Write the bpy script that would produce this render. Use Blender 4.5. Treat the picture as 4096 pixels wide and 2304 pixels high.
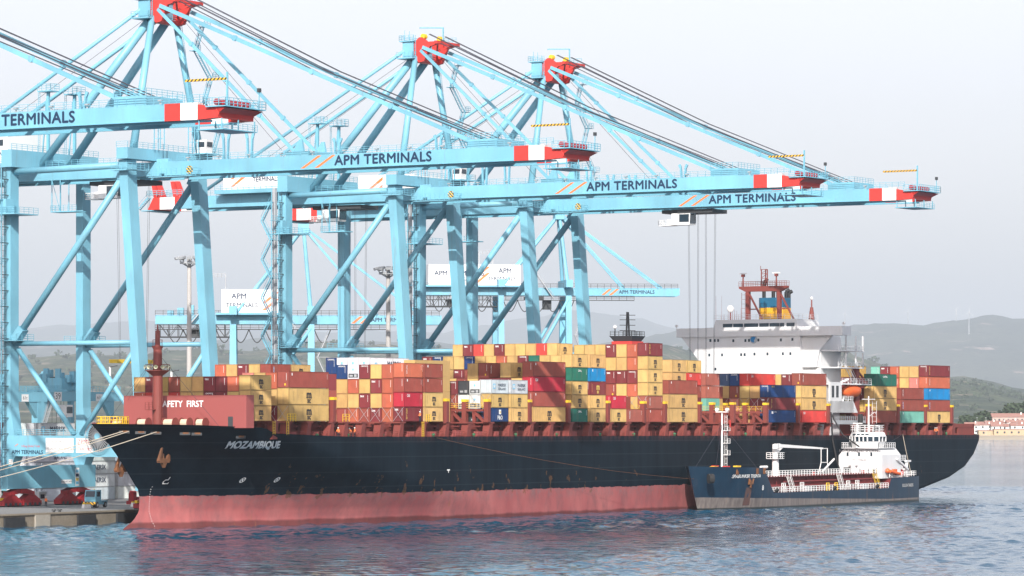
import bpy, bmesh, math, random
from mathutils import Vector, Matrix
import numpy as np
random.seed(7)
for o in list(bpy.data.objects): bpy.data.objects.remove(o)
scene = bpy.context.scene
COL = scene.collection
R = math.radians

# ------------------------------------------------------------------ camera, sky, sun, exposure
PH = R(58.53); CPH, SPH = math.cos(PH), math.sin(PH)
EYE = Vector((-465.0, -357.8, 20.5))
cam = bpy.data.cameras.new('camera'); camo = bpy.data.objects.new('camera', cam); COL.objects.link(camo)
camo.location = EYE
camo.rotation_euler = (R(90), 0, math.atan2(-SPH, CPH))
cam.sensor_width = 36.0; cam.lens = 36.0 * 14400 / 4096
cam.shift_y = (1640 - 1152) / 4096.0
cam.clip_start = 5.0; cam.clip_end = 150000.0
scene.camera = camo

SUN = Vector((-1.0, -0.55, 0.675)).normalized()
sun_el = math.asin(SUN.z); sun_az = math.atan2(SUN.x, SUN.y)
world = bpy.data.worlds.new('World'); scene.world = world; world.use_nodes = True
wn = world.node_tree.nodes; wl = world.node_tree.links; wn.clear()
sky = wn.new('ShaderNodeTexSky'); sky.sky_type = 'NISHITA'; sky.sun_disc = False
sky.sun_elevation = sun_el; sky.sun_rotation = sun_az
sky.air_density = 1.0; sky.dust_density = 1.9; sky.ozone_density = 1.0; sky.altitude = 0
hs = wn.new('ShaderNodeHueSaturation'); hs.inputs['Saturation'].default_value = 0.38
bg = wn.new('ShaderNodeBackground'); bg.inputs['Strength'].default_value = 0.119
wo = wn.new('ShaderNodeOutputWorld')
wl.new(sky.outputs[0], hs.inputs['Color']); tint = wn.new('ShaderNodeMix'); tint.data_type = 'RGBA'; tint.blend_type = 'MULTIPLY'; tint.inputs[0].default_value = 1.0; tint.inputs[7].default_value = (1.0, 0.935, 0.96, 1)
wl.new(hs.outputs[0], tint.inputs[6]); wl.new(tint.outputs[2], bg.inputs[0]); wl.new(bg.outputs[0], wo.inputs[0])
sl = bpy.data.lights.new('sun', 'SUN'); sl.energy = 3.7; sl.angle = R(0.55); sl.color = (1.0, 0.955, 0.89)
so = bpy.data.objects.new('sun', sl); COL.objects.link(so)
so.rotation_euler = SUN.to_track_quat('Z', 'Y').to_euler(); so.location = (0, 0, 400)
vs = scene.view_settings
vs.view_transform = 'Standard'; vs.look = 'None'; vs.exposure = 0.80; vs.gamma = 1.0; vs.use_curve_mapping = False
scene.render.engine = 'CYCLES'
scene.cycles.max_bounces = 5; scene.cycles.diffuse_bounces = 2; scene.cycles.glossy_bounces = 2
scene.cycles.transmission_bounces = 2; scene.cycles.volume_bounces = 0; scene.cycles.transparent_max_bounces = 6

RGT = Vector((CPH, -SPH, 0)); FWD = Vector((SPH, CPH, 0))
def cf(lat, dep, z=0.0):               # metres right of and ahead of the viewpoint -> world
    p = EYE + RGT * lat + FWD * dep; return Vector((p.x, p.y, z))

# ------------------------------------------------------------------ materials
MATS = {}
def _new(name):
    m = bpy.data.materials.new(name); m.use_nodes = True; nt = m.node_tree
    return m, nt, nt.nodes['Principled BSDF']
def noise(nt, scale, detail=4, vec=None, rough=0.6):
    n = nt.nodes.new('ShaderNodeTexNoise'); n.inputs['Scale'].default_value = scale
    n.inputs['Detail'].default_value = detail; n.inputs['Roughness'].default_value = rough
    if vec is not None: nt.links.new(vec, n.inputs['Vector'])
    return n
def ramp(nt, fac, stops):
    r = nt.nodes.new('ShaderNodeValToRGB'); e = r.color_ramp.elements
    while len(e) < len(stops): e.new(0.5)
    for i, (p, c) in enumerate(stops):
        e[i].position = p; e[i].color = (*c, 1) if len(c) == 3 else c
    nt.links.new(fac, r.inputs[0]); return r
def mixc(nt, fac, a, b, mode='MIX'):
    m = nt.nodes.new('ShaderNodeMix'); m.data_type = 'RGBA'; m.blend_type = mode
    for sock, v in ((m.inputs[0], fac), (m.inputs[6], a), (m.inputs[7], b)):
        if isinstance(v, (int, float)): sock.default_value = v
        elif isinstance(v, tuple): sock.default_value = (*v, 1)
        else: nt.links.new(v, sock)
    return m.outputs[2]
def objcoord(nt, sc=(1, 1, 1)):
    t = nt.nodes.new('ShaderNodeTexCoord'); mp = nt.nodes.new('ShaderNodeMapping'); mp.inputs['Scale'].default_value = sc
    nt.links.new(t.outputs['Object'], mp.inputs[0])
    oi = nt.nodes.new('ShaderNodeObjectInfo'); mm = nt.nodes.new('ShaderNodeVectorMath'); mm.operation = 'SCALE'
    mm.inputs[0].default_value = (37, 53, 71); nt.links.new(oi.outputs['Random'], mm.inputs['Scale'])
    nt.links.new(mm.outputs[0], mp.inputs['Location']); return mp.outputs[0]
def paint(name, col, rough=0.5, dirt=0.35, dirtcol=None, metal=0.0, streak=True, scale=0.5, spec=0.4, rust=0.0):
    if name in MATS: return MATS[name]
    m, nt, b = _new(name)
    v = objcoord(nt, (1, 1, 0.16) if streak else (1, 1, 1))
    n1 = noise(nt, scale, 6, v); n2 = noise(nt, scale * 7, 4, v)
    dc = dirtcol or tuple(c * 0.55 + 0.02 for c in col)
    f1 = ramp(nt, n1.outputs[0], [(0.38, (0, 0, 0)), (0.72, (dirt, dirt, dirt))])
    f2 = ramp(nt, n2.outputs[0], [(0.45, (0, 0, 0)), (0.8, (dirt * .7,) * 3)])
    c1 = mixc(nt, f1.outputs[0], col, dc); c2 = mixc(nt, f2.outputs[0], c1, dc)
    if rust:
        n3 = noise(nt, scale * 2.2, 7, objcoord(nt, (1, 1, .07)), .72); f3 = ramp(nt, n3.outputs[0], [(.60, (0, 0, 0)), (.70, (rust,) * 3)])
        n4 = noise(nt, .09, 2, objcoord(nt)); f4 = ramp(nt, n4.outputs[0], [(.35, (.86,) * 3), (.65, (1.08,) * 3)])
        c2 = mixc(nt, f3.outputs[0], c2, (.20, .13, .09)); c2 = mixc(nt, 1.0, c2, f4.outputs[0], 'MULTIPLY')
    nt.links.new(c2, b.inputs['Base Color'])
    b.inputs['Roughness'].default_value = rough; b.inputs['Metallic'].default_value = metal
    b.inputs['Specular IOR Level'].default_value = spec
    MATS[name] = m; return m
def flat(name, col, rough=0.6, emit=0.0):
    if name in MATS: return MATS[name]
    m, nt, b = _new(name); b.inputs['Base Color'].default_value = (*col, 1); b.inputs['Roughness'].default_value = rough
    MATS[name] = m; return m

BLUE = paint('crane_blue', (0.185, 0.455, 0.58), 0.42, 0.42, (0.17, 0.34, 0.42), scale=0.3, rust=.35)
BLUE2 = paint('crane_blue_fittings', (0.17, 0.44, 0.56), 0.5, 0.3, (0.15, 0.38, 0.48))
BLUEOLD = paint('crane_blue_faded', (0.17, 0.46, 0.60), 0.55, 0.45, (0.22, 0.32, 0.36), rust=.4)
CRED = paint('crane_red', (0.62, 0.045, 0.035), 0.45, 0.3, (0.42, 0.05, 0.05))
CWHITE = paint('white_paint', (0.80, 0.80, 0.79), 0.5, 0.22, (0.58, 0.56, 0.52))
NAVY = flat('lettering_navy', (0.008, 0.03, 0.075), 0.5)
ORANGE = flat('lettering_orange', (0.85, 0.20, 0.06), 0.5)
BLACK = flat('black', (0.012, 0.012, 0.014), 0.6)
DARK = paint('dark_steel', (0.05, 0.055, 0.06), 0.6, 0.4)
ROPE = flat('wire_rope', (0.035, 0.035, 0.05), 0.6)
GREY = paint('galvanised_grey', (0.38, 0.40, 0.42), 0.55, 0.35)
YEL = paint('yellow_paint', (0.80, 0.52, 0.03), 0.5, 0.3, (0.5, 0.33, 0.05))
SRED = paint('ship_deck_red', (0.22, 0.046, 0.037), 0.6, 0.5, (0.15, 0.05, 0.04), scale=0.6)
SRED2 = paint('ship_light_and_sunlit_red', (0.31, 0.078, 0.072), 0.6, 0.3, (0.30, 0.09, 0.08), scale=0.3)  # lockers' own light red; on the breakwater, deck red with sunlight painted in
RUST = paint('rust', (0.24, 0.095, 0.035), 0.85, 0.8, (0.07, 0.04, 0.03), scale=1.2)
LWHITE = flat('lettering_white', (0.80, 0.80, 0.78), 0.5)
LYEL = flat('lettering_yellow', (0.75, 0.55, 0.12), 0.5)
LGREY = flat('lettering_grey', (0.12, 0.11, 0.12), 0.6)
LRED = flat('lettering_red', (0.62, 0.05, 0.05), 0.5)
LBLK = flat('lettering_black', (0.02, 0.02, 0.025), 0.5)
LBLU = flat('lettering_light_blue', (0.18, 0.50, 0.70), 0.5)
BOGRED = paint('bogie_red', (0.36, 0.015, 0.022), 0.5, 0.45, (0.16, 0.03, 0.03))
TYRE = flat('rubber', (0.02, 0.02, 0.021), 0.85)
HIVIS = flat('hi_vis_orange', (0.85, 0.20, 0.05), 0.8)
SKIN = flat('skin', (0.45, 0.25, 0.17), 0.6)
CLOTH = flat('dark_cloth', (0.02, 0.022, 0.035), 0.9)
def glass():
    m, nt, b = _new('window_glass'); b.inputs['Base Color'].default_value = (0.02, 0.035, 0.05, 1)
    b.inputs['Roughness'].default_value = 0.08; b.inputs['Specular IOR Level'].default_value = 0.8; MATS['glass'] = m; return m
GLASS = glass()
def stripes():
    m, nt, b = _new('hazard_stripes'); t = nt.nodes.new('ShaderNodeTexCoord'); w = nt.nodes.new('ShaderNodeTexWave')
    w.bands_direction = 'DIAGONAL'; w.inputs['Scale'].default_value = 0.9
    nt.links.new(t.outputs['Object'], w.inputs[0])
    r = ramp(nt, w.outputs[0], [(0.49, (0.02, 0.02, 0.02)), (0.51, (0.8, 0.45, 0.03))]); nt.links.new(r.outputs[0], b.inputs['Base Color'])
    return m
HAZARD = stripes()

# ------------------------------------------------------------------ mesh helpers
class MB:
    def __init__(s): s.v = []; s.f = []
    def box(s, x0, x1, y0, y1, z0, z1):
        n = len(s.v)
        s.v += [(x0, y0, z0), (x1, y0, z0), (x1, y1, z0), (x0, y1, z0), (x0, y0, z1), (x1, y0, z1), (x1, y1, z1), (x0, y1, z1)]
        s.f += [tuple(n + i for i in q) for q in ((0, 3, 2, 1), (4, 5, 6, 7), (0, 1, 5, 4), (1, 2, 6, 5), (2, 3, 7, 6), (3, 0, 4, 7))]
        return s
    def hexa(s, P):                       # 8 points, bottom 4 then top 4
        n = len(s.v); s.v += [tuple(p) for p in P]
        s.f += [tuple(n + i for i in q) for q in ((0, 3, 2, 1), (4, 5, 6, 7), (0, 1, 5, 4), (1, 2, 6, 5), (2, 3, 7, 6), (3, 0, 4, 7))]
        return s
    def frame(s, p, q, up=(0, 0, 1)):
        p = Vector(p); q = Vector(q); d = (q - p).normalized(); u = Vector(up)
        if abs(d.dot(u)) > 0.98: u = Vector((1, 0, 0))
        a = d.cross(u).normalized(); b = a.cross(d).normalized(); return p, q, a, b
    def beam(s, p, q, w, h=None, up=(0, 0, 1), w2=None, h2=None):
        h = w if h is None else h; w2 = w if w2 is None else w2; h2 = h if h2 is None else h2
        p, q, a, b = s.frame(p, q, up)
        return s.hexa([p + a * i * w / 2 + b * j * h / 2 for i, j in ((-1, -1), (1, -1), (1, 1), (-1, 1))] +
                      [q + a * i * w2 / 2 + b * j * h2 / 2 for i, j in ((-1, -1), (1, -1), (1, 1), (-1, 1))])
    def tube(s, p, q, r, r2=None, n=14, caps=True):
        r2 = r if r2 is None else r2; p, q, a, b = s.frame(p, q); k = len(s.v)
        for c, rr in ((p, r), (q, r2)):
            for i in range(n):
                t = 2 * math.pi * i / n; s.v.append(tuple(c + a * math.cos(t) * rr + b * math.sin(t) * rr))
        for i in range(n): j = (i + 1) % n; s.f.append((k + i, k + n + i, k + n + j, k + j))
        if caps: s.f.append(tuple(k + i for i in range(n))); s.f.append(tuple(k + n + i for i in reversed(range(n))))
        return s
    def path(s, pts, r, n=6):
        for a, b in zip(pts, pts[1:]): s.tube(a, b, r, n=n)
        return s
    def prism(s, poly, axis, a, b):       # polygon in the plane across `axis`, extruded a..b
        n = len(poly); k = len(s.v)
        for t in (a, b):
            for u, w in poly: s.v.append({'x': (t, u, w), 'y': (u, t, w), 'z': (u, w, t)}[axis])
        s.f.append(tuple(k + i for i in reversed(range(n)))); s.f.append(tuple(k + n + i for i in range(n)))
        for i in range(n): j = (i + 1) % n; s.f.append((k + i, k + j, k + n + j, k + n + i))
        return s
    def rail(s, pts, h=1.1, step=1.6, t=0.055, bars=3, posts=True):
        pts = [Vector(p) for p in pts]
        for a, b in zip(pts, pts[1:]):
            for i in range(bars):
                z = Vector((0, 0, h * (i + 1) / bars)); s.beam(a + z, b + z, t)
            if posts:
                n = max(1, int((b - a).length / step))
                for i in range(n + 1): c = a.lerp(b, i / n); s.beam(c, c + Vector((0, 0, h)), t)
        return s
    def stair(s, a, b, w, side=(0, 1, 0), t=0.12):
        a = Vector(a); b = Vector(b); sd = Vector(side).normalized() * w / 2
        for k in (-1, 1):
            s.beam(a + sd * k, b + sd * k, 0.08, 0.25); s.beam(a + sd * k + Vector((0, 0, 1)), b + sd * k + Vector((0, 0, 1)), 0.06)
        n = max(2, int(abs(b.z - a.z) / 0.3))
        for i in range(n): c = a.lerp(b, (i + .5) / n); s.beam(c - sd, c + sd, 0.22, 0.05)
        return s
    def ladder(s, a, b, w=0.5, side=(0, 1, 0), step=0.4):
        a = Vector(a); b = Vector(b); sd = Vector(side).normalized() * w / 2
        for k in (-1, 1): s.beam(a + sd * k, b + sd * k, 0.07)
        n = max(2, int((b - a).length / step))
        for i in range(n): c = a.lerp(b, (i + .5) / n); s.beam(c - sd, c + sd, 0.05)
        return s
    def ball(s, c, r, n=10, m=6, sx=1, sy=1, sz=1):
        k = len(s.v); c = Vector(c)
        for j in range(m + 1):
            th = math.pi * j / m
            for i in range(n):
                p = 2 * math.pi * i / n; s.v.append((c.x + r * sx * math.sin(th) * math.cos(p), c.y + r * sy * math.sin(th) * math.sin(p), c.z + r * sz * math.cos(th)))
        for j in range(m):
            for i in range(n):
                a = k + j * n + i; b = k + j * n + (i + 1) % n; s.f.append((a, a + n, b + n, b))
        return s
    def mesh(s, name, smooth=False):
        me = bpy.data.meshes.new(name); me.from_pydata(s.v, [], s.f); me.validate(); me.update()
        if smooth: me.polygons.foreach_set('use_smooth', [True] * len(me.polygons))
        return me

def tag(o, label=None, cat=None, group=None, kind=None):
    if label: o['label'] = label
    if cat: o['category'] = cat
    if group: o['group'] = group
    if kind: o['kind'] = kind
    return o
def thing(name, label, cat, loc=(0, 0, 0), group=None, mat=None):
    o = bpy.data.objects.new(name, None); COL.objects.link(o); o.empty_display_size = 0.5
    if mat is not None: o.matrix_world = mat
    else: o.location = loc
    return tag(o, label, cat, group)
def part(name, mb, mat, parent, off=None, smooth=False, label=None):
    me = mb if isinstance(mb, bpy.types.Mesh) else mb.mesh(name, smooth)
    if mat is not None and not me.materials: me.materials.append(mat)
    o = bpy.data.objects.new(name, me); COL.objects.link(o); o.parent = parent
    if off is not None: o.location = off
    if label: o['label'] = label
    return o
def top(name, mb, mat, label=None, cat=None, group=None, kind=None, base=None, smooth=False):
    me = mb if isinstance(mb, bpy.types.Mesh) else mb.mesh(name, smooth)
    if base is not None:
        b = Vector(base); me.transform(Matrix.Translation(-b))
    if mat is not None and not me.materials: me.materials.append(mat)
    o = bpy.data.objects.new(name, me); COL.objects.link(o)
    if base is not None: o.location = base
    return tag(o, label, cat, group, kind)
def copy_tree(o, parent=None):
    c = o.copy(); COL.objects.link(c); c.parent = parent
    for ch in list(o.children): copy_tree(ch, c)
    return c

TXT = {}
def text(s, size=1.0, bold=0.0, sx=1.0, ax='CENTER', shear=0.0, space=1.0):
    k = (s, size, bold, sx, ax, shear, space)
    if k not in TXT:
        cu = bpy.data.curves.new('lettering', 'FONT'); cu.body = s; cu.size = size; cu.align_x = ax; cu.align_y = 'CENTER'
        cu.shear = shear; cu.space_character = space; cu.resolution_u = 3
        o = bpy.data.objects.new('lettering', cu); COL.objects.link(o)
        me = bpy.data.meshes.new_from_object(o); bpy.data.objects.remove(o); bpy.data.curves.remove(cu)
        if sx != 1.0: me.transform(Matrix.Diagonal((sx, 1, 1, 1)))
        if bold:                         # heavier strokes: the same outline laid again a little to each side, each layer proud of the last
            nb = bmesh.new()
            for i, (dx, dy) in enumerate(((0, 0), (1, 0), (-1, 0), (0, 1), (0, -1))):
                t_ = me.copy(); t_.transform(Matrix.Translation((dx * bold * size * .8, dy * bold * size * .8, i * .0025))); nb.from_mesh(t_); bpy.data.meshes.remove(t_)
            nb.to_mesh(me); nb.free()
        me.materials.clear(); TXT[k] = me
    return TXT[k]
SIDE = (R(90), 0, 0)          # lettering on a face looking to -Y
BOWF = (R(90), 0, R(-90))     # lettering on a face looking to -X
def letter(s, loc, mat, parent, size=1.0, rot=SIDE, name='lettering', **kw):
    me = text(s, size, **kw).copy(); me.materials.append(mat)
    o = bpy.data.objects.new(name, me); COL.objects.link(o); o.parent = parent; o.location = loc; o.rotation_euler = rot
    return o

from mathutils import noise as mnoise
def letter(s, loc, mat, parent, size=1.0, rot=SIDE, name='lettering', **kw):
    k = ('obj', s, size, mat.name, tuple(sorted(kw.items())))
    if k not in TXT:
        me = text(s, size, **kw).copy(); me.materials.append(mat); TXT[k] = me
    o = bpy.data.objects.new(name, TXT[k]); COL.objects.link(o); o.parent = parent; o.location = loc; o.rotation_euler = rot
    return o
# ------------------------------------------------------------------ water
def water_mat():
    m, nt, b = _new('sea_water')
    b.inputs['Base Color'].default_value = (0.012, 0.075, 0.135, 1); b.inputs['Roughness'].default_value = 0.07
    b.inputs['IOR'].default_value = 1.33
    t = nt.nodes.new('ShaderNodeTexCoord')
    mp = nt.nodes.new('ShaderNodeMapping'); mp.inputs['Rotation'].default_value = (0, 0, R(38)); mp.inputs['Scale'].default_value = (1, 0.6, 1)
    nt.links.new(t.outputs['Object'], mp.inputs[0]); v = mp.outputs[0]
    big = noise(nt, 0.010, 3, v, 0.55); amp = ramp(nt, big.outputs[0], [(0.38, (0.35,) * 3), (0.62, (1, 1, 1))])
    h = None
    for sc, w in ((0.30, 0.8), (0.9, 0.35), (2.4, 0.12)):
        n = noise(nt, sc, 2, v, 0.5); mu = nt.nodes.new('ShaderNodeMath'); mu.operation = 'MULTIPLY'; mu.inputs[1].default_value = w; nt.links.new(n.outputs[0], mu.inputs[0])
        if h is None: h = mu.outputs[0]
        else:
            ad = nt.nodes.new('ShaderNodeMath'); nt.links.new(h, ad.inputs[0]); nt.links.new(mu.outputs[0], ad.inputs[1]); h = ad.outputs[0]
    mu = nt.nodes.new('ShaderNodeMath'); mu.operation = 'MULTIPLY'; nt.links.new(h, mu.inputs[0]); nt.links.new(amp.outputs[0], mu.inputs[1])
    bp = nt.nodes.new('ShaderNodeBump'); bp.inputs['Strength'].default_value = 1.0; bp.inputs['Distance'].default_value = 0.55
    nt.links.new(mu.outputs[0], bp.inputs['Height']); nt.links.new(bp.outputs[0], b.inputs['Normal'])
    return m
def water_mesh():
    # real waves round the ships, flat sea with fine ripples beyond
    x0, x1, y0, y1, st = -140.0, 430.0, -215.0, 43.0, 0.9
    xs = np.arange(x0, x1 + st, st); ys = np.arange(y0, y1 + st, st); X, Y = np.meshgrid(xs, ys); Z = np.zeros_like(X); rg = np.random.RandomState(3)
    for i in range(46):
        lam = 1.9 * (8.5 / 1.9) ** rg.rand(); th = 2.3 + rg.randn() * .75; k = 2 * np.pi / lam; a = .0105 * lam ** .95 * (.6 + .8 * rg.rand())
        ph = rg.rand() * 6.28 + 1.3 * np.sin(X * .021 + rg.rand() * 6) + 1.3 * np.cos(Y * .027 + rg.rand() * 6)
        s = np.sin(k * (X * np.cos(th) + Y * np.sin(th)) + ph); Z += a * (s + .25 * s * s)
    cal = .62 + .38 * np.tanh(2.2 * (np.sin(X * .017 + 1.2 * np.sin(Y * .03)) + np.cos(Y * .045 + X * .011)))
    e = np.minimum(np.minimum(X - X.min(), X.max() - X), Y - Y.min()); Z *= cal * np.clip(e / 25, 0, 1) * .54
    nx, ny = len(xs), len(ys); V = np.stack([X, Y, Z], -1).reshape(-1, 3); i = np.arange(nx * ny).reshape(ny, nx)
    F = np.stack([i[:-1, :-1], i[:-1, 1:], i[1:, 1:], i[1:, :-1]], -1).reshape(-1, 4)
    n = len(V); A, B = X.min(), X.max(); Cc, D = Y.min(), Y.max(); E0, E1 = -9000.0, 62000.0
    V = np.vstack([V, [(E0, E0, 0), (E1, E0, 0), (E1, E1, 0), (E0, E1, 0), (A, Cc, 0), (B, Cc, 0), (B, D, 0), (A, D, 0)]]); o = [0, 1, 2, 3, 4, 5, 6, 7]
    F = np.vstack([F, [(n, n + 1, n + 5, n + 4), (n + 1, n + 2, n + 6, n + 5), (n + 2, n + 3, n + 7, n + 6), (n + 3, n, n + 4, n + 7)]])
    me = bpy.data.meshes.new('water'); me.vertices.add(len(V)); me.vertices.foreach_set('co', V.astype(np.float32).ravel())
    me.loops.add(len(F) * 4); me.loops.foreach_set('vertex_index', F.astype(np.int32).ravel()); me.polygons.add(len(F)); me.polygons.foreach_set('loop_start', np.arange(len(F), dtype=np.int32) * 4)
    me.update(calc_edges=True); me.validate(); me.polygons.foreach_set('use_smooth', [True] * len(me.polygons)); return me
top('water', water_mesh(), water_mat(), kind='structure')
# ------------------------------------------------------------------ port ground and quay wall
def concrete(name, c1, c2, scale):
    m, nt, b = _new(name); v = objcoord(nt); n = noise(nt, scale, 8, v, 0.7); n2 = noise(nt, scale * 9, 4, v)
    a = ramp(nt, n.outputs[0], [(0.35, c1), (0.65, c2)]); c = mixc(nt, n2.outputs[0], a.outputs[0], tuple(x * .75 for x in c1))
    nt.links.new(c, b.inputs['Base Color']); b.inputs['Roughness'].default_value = 0.9; return m
ASPH = concrete('apron_concrete', (0.20, 0.20, 0.20), (0.30, 0.295, 0.285), 0.05)
CONC = concrete('quay_concrete', (0.22, 0.185, 0.14), (0.34, 0.30, 0.24), 0.35)
QY = 41.0; QZ = 2.2
top('ground', MB().box(-500, 350, QY + 1.2, 1500, -6, QZ), ASPH, kind='structure')
qw = top('quay_wall', MB().box(-500, 350, QY, QY + 1.2, -6, QZ + 0.0), CONC, 'weathered concrete quay wall rising from the water', 'quay wall')
mb = MB(); mb.box(-500, 350, QY - 0.25, QY + 1.6, QZ, QZ + 0.28); part('coping', mb, CONC, qw)
for x0, x1 in ((27, 31),):
    part('concrete_block', MB().box(x0, x1, QY - 0.35, QY, 0.1, QZ - .02), concrete('pale_concrete', (0.36, 0.33, 0.28), (0.45, 0.42, 0.36), 0.6), qw)
FEND = paint('fender_rubber', (0.018, 0.02, 0.024), 0.8, 0.5, (0.05, 0.05, 0.05), streak=False)
for i, (x0, x1) in enumerate(((2, 7), (18, 23.4), (38.2, 43.2), (49.4, 56), (66, 71), (82, 87))):
    r = thing('quay_fender', 'black rubber fender panel hung on the quay wall', 'fender', (x0, QY, 0.2), 'fenders along the quay wall')
    mb = MB(); mb.box(0, x1 - x0, -0.9, -0.5, -0.4, 1.75); part('panel', mb, FEND, r)
    for fx in (.25, .75): part('cone', MB().tube(((x1 - x0) * fx, -0.5, .7), ((x1 - x0) * fx, 0, .7), .5, .35), FEND, r)
for i, x in enumerate((34.4, 36.0, 60.5, 62)):
    r = thing('bollard', 'dark iron mooring bollard on the quay edge', 'bollard', (x, 42.6, QZ), 'bollards on the quay edge')
    mb = MB(); mb.tube((0, 0, 0), (0, 0, .12), .5, .5); mb.tube((0, 0, .12), (0, 0, .55), .26, .22); mb.tube((0, 0, .55), (0, 0, .8), .46, .4); part('post', mb, DARK, r)
# crane rails, painted lane lines
mb = MB(); mb.box(-300, 340, 45.95, 46.05, QZ, QZ + .05); mb.box(-300, 340, 78.3, 78.4, QZ, QZ + .05)
top('crane_rails', mb, DARK, kind='structure')
mb = MB()
for y in (54, 58, 62, 66, 70): mb.box(-200, 320, y, y + .15, QZ + .0, QZ + .004)
top('lane_markings', mb, flat('faded_white', (.5, .5, .48), .9), kind='structure')

# ------------------------------------------------------------------ land, beach, hills
def hill_mat(name, g1, g2, tan, sc, tanw):
    m, nt, b = _new(name); t = nt.nodes.new('ShaderNodeTexCoord'); v = t.outputs['Object']
    mp = nt.nodes.new('ShaderNodeMapping'); mp.inputs['Scale'].default_value = (1, 1, 2.2); nt.links.new(v, mp.inputs[0]); v = mp.outputs[0]
    n = noise(nt, sc, 6, v, .6); n2 = noise(nt, sc * 2.7, 5, v, .65); n3 = noise(nt, sc * 14, 4, v, .7)
    c = ramp(nt, n.outputs[0], [(0.40, g1), (0.58, g2)]).outputs[0]
    f = ramp(nt, n2.outputs[0], [(tanw, (0, 0, 0)), (tanw + .07, (1, 1, 1))]).outputs[0]
    c = mixc(nt, f, c, tan)
    f3 = ramp(nt, n3.outputs[0], [(0.50, (0, 0, 0)), (0.60, (.75, .75, .75))]).outputs[0]
    c = mixc(nt, f3, c, tuple(x * .45 for x in g1))
    nt.links.new(c, b.inputs['Base Color']); b.inputs['Roughness'].default_value = 1.0; b.inputs['Specular IOR Level'].default_value = 0.0
    return m
HM1 = hill_mat('scrub_hillside', (0.042, 0.062, 0.044), (0.095, 0.115, 0.068), (0.28, 0.235, 0.18), 0.003, 0.56)
HM2 = hill_mat('far_hillside', (0.045, 0.062, 0.052), (0.08, 0.095, 0.07), (0.34, 0.26, 0.23), 0.0011, 0.60)
def ridge(name, D, depth, pts, mat, nx=150, ny=18, rough=1.0, seed=0, lo=-900, hi=5000):
    xs = np.linspace(lo, hi, nx); px = [p[0] for p in pts]; py = [p[1] for p in pts]
    mb = MB(); k = D / 14400.0
    for j in range(ny):
        t = j / (ny - 1); dep = D + (t - .72) * depth
        for x in xs:
            zc = 20.5 + (1640 - np.interp(x, px, py)) * k
            lat = (x - 2048) * k * (dep / D)
            s = math.sin(min(1, t / .72) * math.pi / 2) ** 1.35 if t < .72 else math.cos((t - .72) / .28 * math.pi / 2)
            nz = mnoise.fractal(Vector((lat * .004 + seed, dep * .004, seed)), 1, 2, 6) * rough * 14 * math.sin(math.pi * min(1, t * 1.02)) + mnoise.fractal(Vector((lat * .03, dep * .03, seed)), 1, 2, 3) * rough * 3.0 * min(1, t * 4)
            mb.v.append(tuple(cf(lat, dep, max(1.6, (zc - 2) * s + 2 + nz * (zc / 90.0) ** .5))))
    for j in range(ny - 1):
        for i in range(nx - 1):
            a = j * nx + i; mb.f.append((a, a + 1, a + nx + 1, a + nx))
    return top(name, mb, mat, kind='structure', smooth=True)
ridge('hills', 12500, 7000, [(-900, 1450), (0, 1442), (150, 1436), (330, 1418), (560, 1440), (700, 1405), (860, 1398), (1000, 1410), (1150, 1395), (1350, 1385), (1600, 1400), (2100, 1410), (2500, 1400), (2640, 1380), (2700, 1398), (2760, 1416), (2900, 1450), (3100, 1470), (3350, 1390), (3450, 1440), (3600, 1490), (3780, 1515), (3850, 1508), (3960, 1530), (4096, 1562), (5000, 1600)], HM1, seed=3, rough=.8)
ridge('far_hills', 26000, 9000, [(-900, 1420), (300, 1380), (1100, 1360), (2300, 1390), (2560, 1360), (2720, 1330), (2900, 1310), (3100, 1316), (3370, 1312), (3550, 1302), (3640, 1296), (3700, 1304), (3800, 1288), (3900, 1272), (3980, 1270), (4060, 1278), (4300, 1268), (5000, 1300)], HM2, seed=9, rough=.9)
ridge('distant_mountains', 45000, 11000, [(-900, 1350), (60, 1318), (300, 1300), (600, 1285), (900, 1310), (1300, 1330), (1800, 1330), (2120, 1270), (2330, 1240), (2480, 1262), (2600, 1292), (2750, 1330), (3200, 1340), (5000, 1340)], HM2, nx=120, seed=17, rough=1.2)
ridge('near_hillside', 9500, 5000, [(2400, 1640), (3300, 1625), (3600, 1570), (3700, 1548), (3830, 1528), (3900, 1532), (3990, 1556), (4096, 1585), (4400, 1622), (5000, 1640)], HM1, seed=5, rough=.5, lo=2400, hi=5000)
mb = MB(); mb.v = [tuple(cf(*p)) for p in ((-4500, 2560, 1.5), (4500, 2560, 1.5), (36000, 58000, 1.5), (-36000, 58000, 1.5))]; mb.f = [(0, 1, 2, 3)]
top('land', mb, HM1, kind='structure')
mb = MB(); mb.hexa([cf(-4500, 2480, -1), cf(4500, 2480, -1), cf(4500, 2600, -1), cf(-4500, 2600, -1), cf(-4500, 2490, .2), cf(4500, 2490, .2), cf(4500, 2600, 2.2), cf(-4500, 2600, 2.2)])
top('beach', mb, concrete('sand', (0.50, 0.42, 0.31), (0.60, 0.52, 0.40), 0.02), kind='structure')
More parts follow.
